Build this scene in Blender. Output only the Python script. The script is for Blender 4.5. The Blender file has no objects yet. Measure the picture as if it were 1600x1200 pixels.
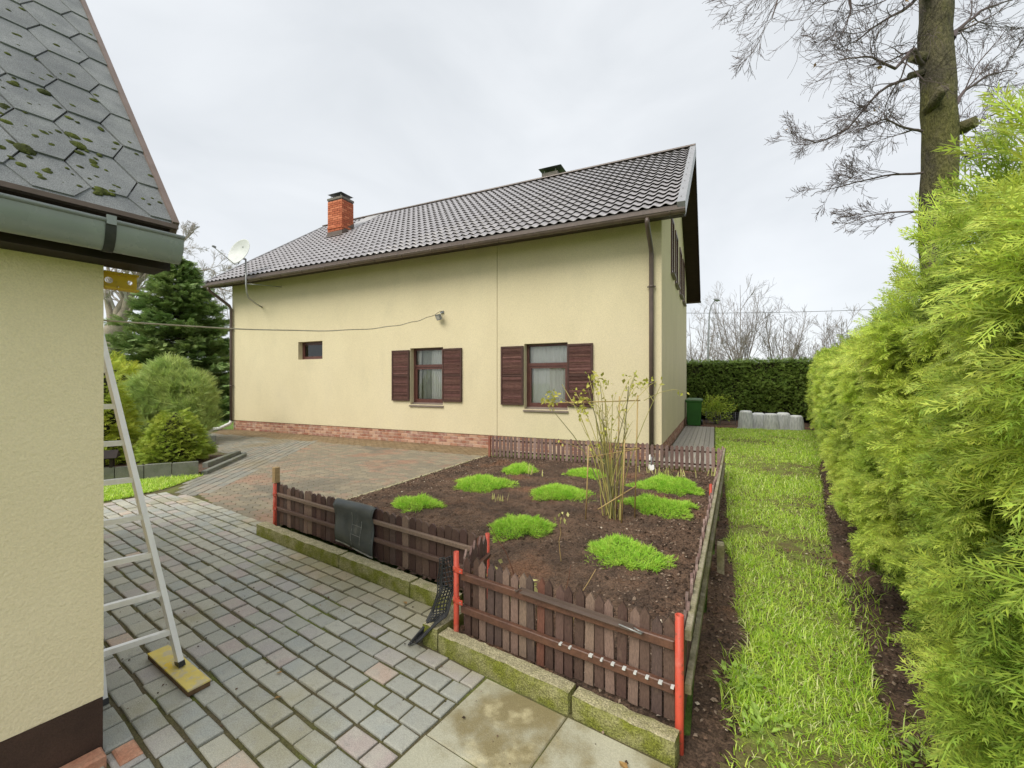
import bpy, math, random
import numpy as np
from mathutils import Matrix, Vector

# ------------------------------------------------------------------ camera, sky, sun, exposure
sc = bpy.context.scene
COL = sc.collection
CAM_YAW = 25.3
cam = bpy.data.cameras.new('camera'); camo = bpy.data.objects.new('camera', cam); COL.objects.link(camo)
camo.location = (0, 0, 1.6); camo.rotation_euler = (math.radians(90), 0, math.radians(CAM_YAW))
cam.sensor_width = 36; cam.lens = 36 * 670 / 1600; cam.shift_y = -2 / 1600
cam.clip_start = 0.05; cam.clip_end = 3000
sc.camera = camo

SUN_EL, SUN_AZ = 47, 199          # azimuth the light comes from, degrees clockwise from +Y
world = bpy.data.worlds.new('World'); sc.world = world; world.use_nodes = True
wn, wl = world.node_tree.nodes, world.node_tree.links
wn.clear()
w_out = wn.new('ShaderNodeOutputWorld'); w_mix = wn.new('ShaderNodeMixShader')
w_sky = wn.new('ShaderNodeTexSky'); w_sky.sky_type = 'NISHITA'; w_sky.sun_disc = False
w_sky.sun_elevation = math.radians(SUN_EL); w_sky.sun_rotation = math.radians(SUN_AZ)
w_b1 = wn.new('ShaderNodeBackground'); w_b1.inputs[1].default_value = 0.07
wl.new(w_sky.outputs[0], w_b1.inputs[0])
w_b2 = wn.new('ShaderNodeBackground'); w_b2.inputs[1].default_value = 0.455
w_tc = wn.new('ShaderNodeTexCoord'); w_mp = wn.new('ShaderNodeMapping'); w_mp.inputs['Scale'].default_value = (1, 1, 1.9)
w_mp.inputs['Rotation'].default_value = (0.3, 0.2, 0.5)
wl.new(w_tc.outputs['Generated'], w_mp.inputs[0])
w_n = wn.new('ShaderNodeTexNoise'); w_n.inputs['Scale'].default_value = 2.1; w_n.inputs['Detail'].default_value = 5
w_n.inputs['Roughness'].default_value = 0.5; w_n.inputs['Distortion'].default_value = 0.35
wl.new(w_mp.outputs[0], w_n.inputs['Vector'])
w_r = wn.new('ShaderNodeValToRGB')
w_r.color_ramp.elements[0].position = 0.34; w_r.color_ramp.elements[0].color = (0.81, 0.845, 0.88, 1)
w_r.color_ramp.elements[1].position = 0.68; w_r.color_ramp.elements[1].color = (1.0, 1.03, 1.06, 1)
wl.new(w_n.outputs[0], w_r.inputs[0]); wl.new(w_r.outputs[0], w_b2.inputs[0])
w_mix.inputs[0].default_value = 0.92
wl.new(w_b1.outputs[0], w_mix.inputs[1]); wl.new(w_b2.outputs[0], w_mix.inputs[2]); wl.new(w_mix.outputs[0], w_out.inputs[0])

sun = bpy.data.lights.new('sun', 'SUN'); sun.energy = 1.5; sun.angle = math.radians(38); sun.color = (1.0, 0.95, 0.86)
suno = bpy.data.objects.new('sun', sun); COL.objects.link(suno)
_az, _el = math.radians(SUN_AZ), math.radians(SUN_EL)
_sd = Vector((math.sin(_az) * math.cos(_el), math.cos(_az) * math.cos(_el), math.sin(_el)))
suno.rotation_euler = _sd.to_track_quat('Z', 'Y').to_euler(); suno.location = _sd * 60

sc.view_settings.view_transform = 'Standard'; sc.view_settings.look = 'None'
sc.view_settings.exposure = 1.1; sc.view_settings.gamma = 1.0; sc.view_settings.use_curve_mapping = False
sc.cycles.max_bounces = 6; sc.cycles.diffuse_bounces = 3; sc.cycles.glossy_bounces = 3
sc.cycles.transmission_bounces = 4; sc.cycles.transparent_max_bounces = 8
sc.cycles.use_denoising = True; sc.cycles.use_adaptive_sampling = True; sc.cycles.adaptive_threshold = 0.015
sc.cycles.sample_clamp_indirect = 6

rng = np.random.default_rng(7); random.seed(7)
T9 = math.radians(9); C9, S9 = math.cos(T9), math.sin(T9)
E1 = np.array((C9, -S9, 0)); E2 = np.array((S9, C9, 0))       # the yard's own axes: along and across the paving rows
def ab(a, b, z=0.0): return np.array((C9 * a + S9 * b, -S9 * a + C9 * b, z))
RT = np.array((math.cos(math.radians(CAM_YAW)), math.sin(math.radians(CAM_YAW)), 0))

# ------------------------------------------------------------------ materials
MATS = {}
def mat(name, c1, c2=None, scale=6.0, rough=0.8, bump=0.0, bscale=60.0, rand=0.0, palette=None, patch=None, spec=0.3,
        metal=0.0, trans=0.0, stretch=None, hue=0.0, fine=0.0, fscale=90.0, patch2=None, coat=0.0, tint=None, kerbstain=False, mossside=False, rvar=0.0, detail=5.0):
    m = bpy.data.materials.new(name); m.use_nodes = True; MATS[name] = m
    n, l = m.node_tree.nodes, m.node_tree.links
    n.clear()
    out = n.new('ShaderNodeOutputMaterial'); b = n.new('ShaderNodeBsdfPrincipled')
    geo = n.new('ShaderNodeNewGeometry'); oi = n.new('ShaderNodeObjectInfo')
    pos = geo.outputs['Position']
    if stretch:
        mp = n.new('ShaderNodeMapping'); mp.inputs['Scale'].default_value = stretch; l.new(pos, mp.inputs[0]); pos = mp.outputs[0]
    def noise(s, d=detail, r=0.55, p=None):
        t = n.new('ShaderNodeTexNoise'); t.inputs['Scale'].default_value = s; t.inputs['Detail'].default_value = d
        t.inputs['Roughness'].default_value = r; l.new(p or pos, t.inputs['Vector']); return t.outputs[0]
    def ramp(x, a, bb):
        r = n.new('ShaderNodeMapRange'); r.interpolation_type = 'SMOOTHSTEP'; r.inputs[1].default_value = a; r.inputs[2].default_value = bb
        l.new(x, r.inputs[0]); return r.outputs[0]
    def mix(f, a, bb, mode='MIX'):
        x = n.new('ShaderNodeMix'); x.data_type = 'RGBA'; x.blend_type = mode
        if isinstance(f, float): x.inputs[0].default_value = f
        else: l.new(f, x.inputs[0])
        for v, i in ((a, 6), (bb, 7)):
            if isinstance(v, tuple): x.inputs[i].default_value = (*v, 1)
            else: l.new(v, x.inputs[i])
        return x.outputs[2]
    def math_(op, a, bb):
        x = n.new('ShaderNodeMath'); x.operation = op
        for v, i in ((a, 0), (bb, 1)):
            if isinstance(v, (int, float)): x.inputs[i].default_value = v
            elif v is not None: l.new(v, x.inputs[i])
        return x.outputs[0]
    rnd = None
    if rand or palette or hue:
        rnd = math_('FRACT', math_('ADD', oi.outputs['Random'], geo.outputs['Random Per Island']), None)
    if palette:
        cr = n.new('ShaderNodeValToRGB'); cr.color_ramp.interpolation = 'CONSTANT'
        els = cr.color_ramp.elements
        while len(els) < len(palette): els.new(0.5)
        for i, (p, c) in enumerate(palette): els[i].position = p; els[i].color = (*c, 1)
        l.new(rnd, cr.inputs[0]); col = cr.outputs[0]
        if tint: col = mix(math_("MULTIPLY", ramp(noise(scale), 0.35, 0.7), 0.55), col, tint)
    elif c2: col = mix(ramp(noise(scale), 0.3, 0.7), c1, c2)
    else: col = mix(0.0, c1, c1)
    for p in (patch, patch2):
        if p:       # (colour, scale, low, high, strength)
            col = mix(math_('MULTIPLY', ramp(noise(p[1], 6.0, 0.6), p[2], p[3]), p[4]), col, p[0])
    if kerbstain:   # brown green algae film spreading from the damp kerb over the blocks
        sx = n.new('ShaderNodeSeparateXYZ'); l.new(geo.outputs['Position'], sx.inputs[0])
        dist = math_('SUBTRACT', 2.19, math_('ADD', math_('MULTIPLY', sx.outputs[0], 0.1564), math_('MULTIPLY', sx.outputs[1], 0.9877)))
        dist = math_('ADD', dist, math_('MULTIPLY', math_('SUBTRACT', noise(2.2, 4.0), 0.5), 0.9))
        dist = math_('ADD', dist, math_('MULTIPLY', ramp(sx.outputs[0], -2.6, -4.6), 0.5))
        near_ = n.new('ShaderNodeMapRange'); near_.inputs[1].default_value = 0.5; near_.inputs[2].default_value = 0.05; l.new(dist, near_.inputs[0])
        far_ = ramp(sx.outputs[1], 3.4, 3.1)
        col = mix(math_('MULTIPLY', math_('MULTIPLY', near_.outputs[0], far_), 0.6), col, (0.33, 0.275, 0.125))
    if mossside:    # moss keeps to the upright faces of the stones
        sn = n.new('ShaderNodeSeparateXYZ'); l.new(geo.outputs['True Normal'], sn.inputs[0])
        up_ = n.new('ShaderNodeMapRange'); up_.inputs[1].default_value = 0.75; up_.inputs[2].default_value = 0.25; l.new(sn.outputs[2], up_.inputs[0])
        col = mix(math_('MULTIPLY', up_.outputs[0], math_('ADD', math_('MULTIPLY', ramp(noise(9.0, 5.0), 0.3, 0.65), 0.5), 0.45)), col, (0.185, 0.205, 0.022))
    if fine:
        v = math_('ADD', math_('MULTIPLY', ramp(noise(fscale, 2.0, 0.7), 0.3, 0.7), 2 * fine), 1 - fine)
        cx = n.new('ShaderNodeCombineColor'); [l.new(v, cx.inputs[i]) for i in range(3)]
        col = mix(1.0, col, cx.outputs[0], 'MULTIPLY')
    if rand or hue:
        hs = n.new('ShaderNodeHueSaturation')
        l.new(math_('ADD', math_('MULTIPLY', rnd, 2 * rand), 1 - rand), hs.inputs['Value'])
        if hue:
            r2 = math_('FRACT', math_('MULTIPLY', rnd, 17.3), None)
            l.new(math_('ADD', math_('MULTIPLY', r2, 2 * hue), 0.5 - hue), hs.inputs['Hue'])
        l.new(col, hs.inputs['Color']); col = hs.outputs[0]
    l.new(col, b.inputs['Base Color'])
    b.inputs['Roughness'].default_value = rough; b.inputs['Metallic'].default_value = metal
    b.inputs['Specular IOR Level'].default_value = spec
    if coat: b.inputs['Coat Weight'].default_value = coat
    if rvar: l.new(math_('ADD', math_('MULTIPLY', noise(9.0, 4.0), 2 * rvar), rough - rvar), b.inputs['Roughness'])
    if bump:
        bp = n.new('ShaderNodeBump'); bp.inputs['Strength'].default_value = 1.0; bp.inputs['Distance'].default_value = bump
        l.new(noise(bscale, 4.0, 0.6), bp.inputs['Height']); l.new(bp.outputs[0], b.inputs['Normal'])
    sh = b.outputs[0]
    if trans:
        tr = n.new('ShaderNodeBsdfTranslucent'); l.new(col, tr.inputs[0])
        ms = n.new('ShaderNodeMixShader'); ms.inputs[0].default_value = trans
        l.new(sh, ms.inputs[1]); l.new(tr.outputs[0], ms.inputs[2]); sh = ms.outputs[0]
    l.new(sh, out.inputs[0])
    return m

mat('stucco', (0.70, 0.618, 0.41), (0.66, 0.58, 0.382), 0.9, 0.92, 0.006, 130, patch=((0.57, 0.51, 0.34), 1.3, 0.50, 0.74, 0.4), patch2=((0.67, 0.59, 0.41), 0.7, 0.52, 0.72, 0.4), fine=0.08, fscale=75, stretch=(1, 1, 0.6), spec=0.1)
mat('stucco_near', (0.93, 0.81, 0.54), (0.89, 0.77, 0.50), 1.3, 0.92, 0.006, 75, fine=0.05, fscale=150, spec=0.1)
mat('brown_plaster', (0.085, 0.05, 0.035), (0.06, 0.036, 0.026), 5, 0.85, 0.004, 110, fine=0.15, fscale=220)
mat('mortar', (0.74, 0.60, 0.47), (0.55, 0.40, 0.30), 7, 0.95, 0.003, 120)
mat('plinth_brick', (0.36, 0.15, 0.09), None, 8, 0.85, 0.003, 150, palette=[(0, (0.34, 0.14, 0.085)), (0.3, (0.42, 0.20, 0.12)), (0.6, (0.29, 0.125, 0.09)), (0.82, (0.46, 0.27, 0.18))],
    tint=(0.50, 0.36, 0.27), rand=0.12, patch=((0.62, 0.50, 0.40), 3.2, 0.52, 0.72, 0.55))
mat('chimney_brick', (0.5, 0.14, 0.06), None, 8, 0.85, 0.002, 150, palette=[(0, (0.46, 0.135, 0.065)), (0.4, (0.38, 0.105, 0.052)), (0.75, (0.52, 0.175, 0.09))], rand=0.08)
mat('chimney_mortar', (0.16, 0.09, 0.07), (0.10, 0.06, 0.05), 20, 0.95)
mat('roof_metal', (0.315, 0.295, 0.303), (0.35, 0.33, 0.338), 2.0, 0.30, rand=0.07, spec=0.8, rvar=0.05, patch=((0.34, 0.32, 0.31), 2.5, 0.55, 0.8, 0.3))
mat('roof_trim', (0.26, 0.26, 0.27), (0.30, 0.30, 0.31), 4, 0.35, spec=0.6)
mat('flashing', (0.42, 0.40, 0.39), (0.36, 0.35, 0.34), 3, 0.32, spec=0.6)
mat('gutter_brown', (0.135, 0.098, 0.078), (0.10, 0.072, 0.058), 8, 0.38, spec=0.5)
mat('soffit_brown', (0.045, 0.027, 0.02), (0.03, 0.018, 0.013), 9, 0.7, stretch=(0.4, 4, 4))
mat('pipe_brown', (0.12, 0.085, 0.07), (0.09, 0.065, 0.055), 6, 0.42, spec=0.5)
mat('frame_brown', (0.115, 0.045, 0.035), (0.085, 0.032, 0.026), 12, 0.35, spec=0.5)
mat('shutter_wood', (0.20, 0.105, 0.088), (0.135, 0.068, 0.058), 14, 0.6, rand=0.32, hue=0.01, bump=0.003, bscale=90, stretch=(1, 1, 3))
mat('shutter_frame', (0.085, 0.042, 0.032), (0.06, 0.03, 0.024), 10, 0.6)
mat('sill_metal', (0.21, 0.17, 0.135), (0.17, 0.135, 0.11), 6, 0.45)
mat('curtain', (0.97, 0.97, 0.93), (0.95, 0.95, 0.91), 3, 0.9)
mat('sheer', (0.60, 0.62, 0.55), (0.54, 0.56, 0.50), 3, 0.9, trans=0.12)
mat('room_dark', (0.22, 0.21, 0.19), None, rough=0.9)
mat('dark_grey_metal', (0.05, 0.06, 0.058), (0.035, 0.042, 0.04), 10, 0.42, spec=0.5)
mat('concrete_cap', (0.20, 0.18, 0.16), (0.13, 0.12, 0.10), 9, 0.9, 0.003)
mat('dish_white', (0.62, 0.64, 0.62), (0.55, 0.57, 0.55), 6, 0.4)
mat('grey_metal', (0.40, 0.40, 0.38), (0.33, 0.33, 0.32), 12, 0.4, metal=0.5)
mat('cable_beige', (0.50, 0.45, 0.33), (0.38, 0.33, 0.23), 8, 0.6)
mat('lamp_glass', (0.75, 0.75, 0.73), None, rough=0.15, metal=0.6)
mat('shingle', (0.165, 0.175, 0.18), (0.23, 0.24, 0.24), 7, 0.88, 0.003, 260, rand=0.10, fine=0.34, fscale=300, patch=((0.30, 0.315, 0.30), 2.4, 0.5, 0.72, 0.6))
mat('shingle_edge', (0.15, 0.11, 0.09), (0.19, 0.14, 0.12), 9, 0.5)
mat('moss', (0.10, 0.12, 0.018), (0.04, 0.05, 0.01), 30, 0.95, 0.01, 160, rand=0.3)
mat('gutter_green', (0.27, 0.30, 0.28), (0.22, 0.25, 0.235), 3, 0.28, spec=0.55, rvar=0.08)
mat('gutter_dark', (0.03, 0.034, 0.03), (0.05, 0.05, 0.042), 20, 0.5)
mat('aluminium', (0.93, 0.93, 0.91), (0.86, 0.86, 0.84), 30, 0.36, metal=0.15, stretch=(1, 1, 0.2), rvar=0.08)
mat('yellow_ply', (0.74, 0.60, 0.16), (0.66, 0.52, 0.13), 12, 0.6, 0.001, patch=((0.52, 0.46, 0.34), 14, 0.5, 0.62, 0.75), patch2=((0.78, 0.55, 0.03), 9, 0.58, 0.64, 0.9))
mat('ply_edge', (0.10, 0.06, 0.03), (0.16, 0.10, 0.05), 40, 0.85)
mat('yellow_paint', (0.66, 0.44, 0.03), (0.58, 0.38, 0.03), 18, 0.55, patch=((0.25, 0.17, 0.05), 26, 0.6, 0.7, 0.7))
mat('paver', (0.33, 0.33, 0.29), None, 9, 0.78, 0.0025, 170, fine=0.20, fscale=240, rand=0.10, tint=(0.44, 0.435, 0.365),
    palette=[(0, (0.385, 0.39, 0.345)), (0.22, (0.41, 0.41, 0.355)), (0.42, (0.36, 0.375, 0.345)), (0.58, (0.425, 0.415, 0.345)), (0.74, (0.38, 0.355, 0.33)), (0.88, (0.39, 0.335, 0.305)), (0.965, (0.46, 0.36, 0.29))],
    patch=((0.30, 0.27, 0.15), 1.3, 0.52, 0.70, 0.55), patch2=((0.30, 0.29, 0.26), 24, 0.56, 0.70, 0.5), rvar=0.12, kerbstain=True)
mat('yard_paver', (0.3, 0.3, 0.26), None, 9, 0.7, 0.002, 150, fine=0.16, fscale=200, rand=0.10, palette=[(0, (0.25, 0.24, 0.20)), (0.3, (0.28, 0.265, 0.215)), (0.6, (0.225, 0.22, 0.19)), (0.85, (0.265, 0.23, 0.185))], patch=((0.24, 0.19, 0.11), 0.8, 0.5, 0.66, 0.6))
mat('interlock', (0.40, 0.37, 0.28), None, 5, 0.8, 0.002, 150, fine=0.14, fscale=200, rand=0.09, tint=(0.235, 0.20, 0.14),
    palette=[(0, (0.25, 0.215, 0.155)), (0.3, (0.22, 0.195, 0.145)), (0.55, (0.275, 0.235, 0.165)), (0.8, (0.265, 0.195, 0.14))],
    patch=((0.34, 0.175, 0.115), 0.95, 0.52, 0.64, 0.5), patch2=((0.15, 0.135, 0.105), 0.75, 0.53, 0.61, 0.65))
mat('stained_paver', (0.34, 0.26, 0.16), None, 4, 0.6, 0.002, 150, fine=0.12, fscale=160, rand=0.08, tint=(0.20, 0.135, 0.07),
    palette=[(0, (0.225, 0.16, 0.09)), (0.4, (0.20, 0.145, 0.08)), (0.75, (0.245, 0.175, 0.10))])
mat('joint', (0.12, 0.098, 0.058), (0.10, 0.095, 0.032), 3.5, 0.95, 0.006, 90, patch=((0.15, 0.18, 0.035), 1.7, 0.5, 0.62, 0.8), fine=0.3, fscale=120)
mat('red_paver', (0.45, 0.21, 0.13), (0.52, 0.29, 0.19), 14, 0.85, 0.003, 120, fine=0.15)
mat('slab', (0.42, 0.41, 0.31), (0.46, 0.44, 0.33), 3.0, 0.75, 0.002, 140, fine=0.12, fscale=200, patch=((0.21, 0.165, 0.065), 1.9, 0.44, 0.60, 0.85), patch2=((0.62, 0.55, 0.34), 1.7, 0.55, 0.64, 0.7))
mat('kerb_stone', (0.52, 0.47, 0.29), (0.40, 0.36, 0.22), 16, 0.95, 0.012, 110, fine=0.42, fscale=130, patch=((0.20, 0.215, 0.03), 3.2, 0.54, 0.68, 0.5), mossside=True)
mat('panel_concrete', (0.215, 0.215, 0.185), (0.155, 0.165, 0.135), 7, 0.92, 0.003, 150, rand=0.08, fine=0.2, fscale=140, patch=((0.17, 0.19, 0.09), 2.8, 0.5, 0.68, 0.5))
mat('soil', (0.14, 0.088, 0.058), (0.072, 0.048, 0.034), 3.2, 0.97, 0.012, 55, patch=((0.20, 0.10, 0.055), 1.15, 0.53, 0.66, 0.65), fine=0.45, fscale=75)
mat('soil_bits', (0.14, 0.09, 0.06), None, 8, 0.95, rand=0.5, palette=[(0, (0.07, 0.045, 0.03)), (0.45, (0.12, 0.075, 0.05)), (0.8, (0.20, 0.15, 0.11)), (0.985, (0.42, 0.36, 0.28))])
mat('ground', (0.115, 0.20, 0.03), (0.16, 0.25, 0.05), 0.7, 0.95, 0.02, 25, patch=((0.13, 0.10, 0.05), 0.4, 0.55, 0.7, 0.5), fine=0.25, fscale=30)
mat('lawn_soil', (0.20, 0.26, 0.045), (0.13, 0.10, 0.045), 4, 0.97, 0.01, 60, fine=0.3)
mat('grass', (0.40, 0.60, 0.05), None, 1.2, 0.42, rand=0.25, hue=0.012, trans=0.45, spec=0.5, palette=[(0, (0.40, 0.64, 0.05)), (0.3, (0.54, 0.78, 0.07)), (0.6, (0.68, 0.84, 0.15)), (0.84, (0.84, 0.86, 0.42)), (0.95, (0.30, 0.46, 0.05))], patch=((0.60, 0.70, 0.18), 1.1, 0.52, 0.72, 0.5))
mat('tuft_green', (0.36, 0.66, 0.06), (0.55, 0.76, 0.12), 9, 0.55, rand=0.28, hue=0.012, trans=0.35)
mat('weed', (0.30, 0.48, 0.08), (0.40, 0.54, 0.12), 9, 0.5, rand=0.25, trans=0.3)
mat('thuja', (0.44, 0.58, 0.065), (0.66, 0.75, 0.15), 1.3, 0.5, rand=0.36, hue=0.016, trans=0.40, patch=((0.20, 0.32, 0.035), 1.1, 0.46, 0.62, 0.75), patch2=((0.36, 0.22, 0.08), 1.5, 0.67, 0.74, 0.6))
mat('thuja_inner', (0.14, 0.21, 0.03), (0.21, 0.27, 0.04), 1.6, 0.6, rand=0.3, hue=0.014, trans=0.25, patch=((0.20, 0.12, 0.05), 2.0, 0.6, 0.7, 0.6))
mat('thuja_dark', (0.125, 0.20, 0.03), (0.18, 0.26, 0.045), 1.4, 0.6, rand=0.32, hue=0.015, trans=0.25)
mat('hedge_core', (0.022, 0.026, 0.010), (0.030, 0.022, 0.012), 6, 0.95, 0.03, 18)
mat('conifer_gold', (0.30, 0.42, 0.05), (0.44, 0.50, 0.07), 2.4, 0.6, rand=0.3, hue=0.015, trans=0.25)
mat('pine_green', (0.36, 0.49, 0.14), (0.52, 0.61, 0.20), 2.0, 0.6, rand=0.28, hue=0.015, trans=0.2)
mat('spruce_green', (0.17, 0.27, 0.085), (0.30, 0.38, 0.13), 0.8, 0.6, rand=0.34, hue=0.014, trans=0.2)
mat('yellow_bush', (0.42, 0.52, 0.06), (0.54, 0.58, 0.08), 2.0, 0.6, rand=0.25, hue=0.015, trans=0.3)
mat('bark_moss', (0.135, 0.12, 0.065), (0.075, 0.066, 0.045), 5, 0.95, 0.07, 20, stretch=(1, 1, 0.45), patch=((0.135, 0.13, 0.035), 1.3, 0.46, 0.62, 0.7), fine=0.35, fscale=40)
mat('twig', (0.11, 0.085, 0.085), (0.15, 0.115, 0.11), 3, 0.9)
mat('twig_far', (0.17, 0.145, 0.135), (0.22, 0.19, 0.165), 1.0, 0.9)
mat('twig_pale', (0.40, 0.36, 0.34), (0.48, 0.43, 0.40), 1.0, 0.9)
mat('bark_pale', (0.36, 0.31, 0.24), (0.24, 0.21, 0.165), 2.5, 0.95, fine=0.2, fscale=20)
mat('dead_leaf', (0.28, 0.16, 0.06), (0.40, 0.26, 0.10), 20, 0.8, rand=0.3, trans=0.2)
mat('picket_brown', (0.105, 0.055, 0.042), (0.075, 0.042, 0.034), 10, 0.62, 0.002, 70, rand=0.30, hue=0.012, stretch=(3, 3, 0.7), fine=0.2, fscale=70, patch=((0.22, 0.15, 0.11), 6, 0.6, 0.74, 0.5),
    palette=[(0, (0.105, 0.062, 0.05)), (0.32, (0.13, 0.08, 0.064)), (0.6, (0.095, 0.064, 0.055)), (0.82, (0.18, 0.125, 0.095)), (0.968, (0.125, 0.05, 0.038))])
mat('picket_weathered', (0.16, 0.10, 0.08), None, 10, 0.7, 0.002, 70, rand=0.2, stretch=(3, 3, 0.7), fine=0.25, fscale=60,
    palette=[(0, (0.20, 0.135, 0.115)), (0.4, (0.26, 0.18, 0.155)), (0.75, (0.15, 0.09, 0.078))], patch=((0.25, 0.19, 0.16), 4, 0.55, 0.72, 0.4))
mat('rail_brown', (0.14, 0.068, 0.042), (0.10, 0.05, 0.035), 9, 0.42, 0.002, 60, fine=0.15, fscale=50, spec=0.4)
mat('rail_grey', (0.36, 0.32, 0.23), (0.25, 0.225, 0.13), 7, 0.8, 0.003, 60, fine=0.2, fscale=60, patch=((0.18, 0.17, 0.06), 3, 0.5, 0.66, 0.7))
mat('red_paint', (0.58, 0.085, 0.045), (0.50, 0.07, 0.04), 12, 0.5, 0.001, 120, spec=0.4, patch=((0.20, 0.07, 0.04), 30, 0.56, 0.66, 0.75), patch2=((0.62, 0.20, 0.14), 9, 0.55, 0.7, 0.5), rvar=0.15)
mat('orange_post', (0.30, 0.12, 0.075), (0.24, 0.085, 0.055), 12, 0.6)
mat('pipe_inside', (0.03, 0.02, 0.018), None, rough=0.9)
mat('peg_wood', (0.46, 0.33, 0.17), (0.38, 0.26, 0.13), 18, 0.8, stretch=(1, 1, 4), bump=0.002)
mat('rubber', (0.045, 0.052, 0.050), (0.075, 0.085, 0.080), 6, 0.42, 0.001, spec=0.5, patch=((0.16, 0.17, 0.15), 9, 0.6, 0.7, 0.5), rvar=0.12)
mat('rubber_edge', (0.40, 0.40, 0.35), (0.22, 0.22, 0.2), 30, 0.8)
mat('black_plastic', (0.018, 0.019, 0.02), None, rough=0.38, spec=0.5)
mat('deck_wood', (0.40, 0.37, 0.31), (0.33, 0.30, 0.26), 6, 0.7, 0.002, 50, rand=0.1, stretch=(6, 0.5, 6), fine=0.12)
mat('bin_green', (0.035, 0.135, 0.025), (0.03, 0.115, 0.022), 4, 0.42)
mat('bin_lid', (0.15, 0.24, 0.13), (0.12, 0.20, 0.10), 5, 0.45)
mat('tub_plastic', (0.95, 0.96, 0.96), (0.60, 0.62, 0.62), 30, 0.2, trans=0.55, stretch=(1, 1, 0.15))
mat('tub_top', (0.86, 0.87, 0.87), None, rough=0.35, trans=0.2)
mat('cane', (0.56, 0.48, 0.17), (0.42, 0.40, 0.12), 7, 0.6, rand=0.25, hue=0.01)
mat('cane_dark', (0.22, 0.22, 0.09), (0.28, 0.24, 0.13), 7, 0.7, rand=0.2)
mat('bamboo', (0.50, 0.36, 0.15), (0.42, 0.29, 0.12), 10, 0.55)
mat('rose_leaf', (0.48, 0.52, 0.08), (0.58, 0.52, 0.14), 9, 0.55, rand=0.28, trans=0.35)
mat('stalk_red', (0.13, 0.05, 0.035), (0.20, 0.09, 0.05), 9, 0.7)
mat('sprout', (0.48, 0.50, 0.15), (0.60, 0.55, 0.24), 10, 0.6, rand=0.2, trans=0.25)
mat('white_paint', (0.78, 0.78, 0.75), None, rough=0.45)
mat('timber_red', (0.22, 0.085, 0.055), (0.16, 0.065, 0.045), 9, 0.75)
mat('dark_wood', (0.02, 0.014, 0.012), (0.03, 0.02, 0.016), 9, 0.7)
mat('lamp_grey', (0.22, 0.23, 0.24), None, rough=0.5)
mat('dark_wire', (0.16, 0.16, 0.17), None, rough=0.6)

def glass_mat():
    m = bpy.data.materials.new('window_glass'); m.use_nodes = True; MATS['glass'] = m
    n, l = m.node_tree.nodes, m.node_tree.links; n.clear()
    o = n.new('ShaderNodeOutputMaterial'); g = n.new('ShaderNodeBsdfGlossy'); g.inputs['Roughness'].default_value = 0.015
    g.inputs[0].default_value = (0.92, 0.95, 0.95, 1)
    t = n.new('ShaderNodeBsdfTransparent'); t.inputs[0].default_value = (0.97, 0.98, 0.97, 1)
    fr = n.new('ShaderNodeFresnel'); fr.inputs[0].default_value = 1.7
    x = n.new('ShaderNodeMixShader'); l.new(fr.outputs[0], x.inputs[0]); l.new(t.outputs[0], x.inputs[1]); l.new(g.outputs[0], x.inputs[2])
    l.new(x.outputs[0], o.inputs[0])
glass_mat()

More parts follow.
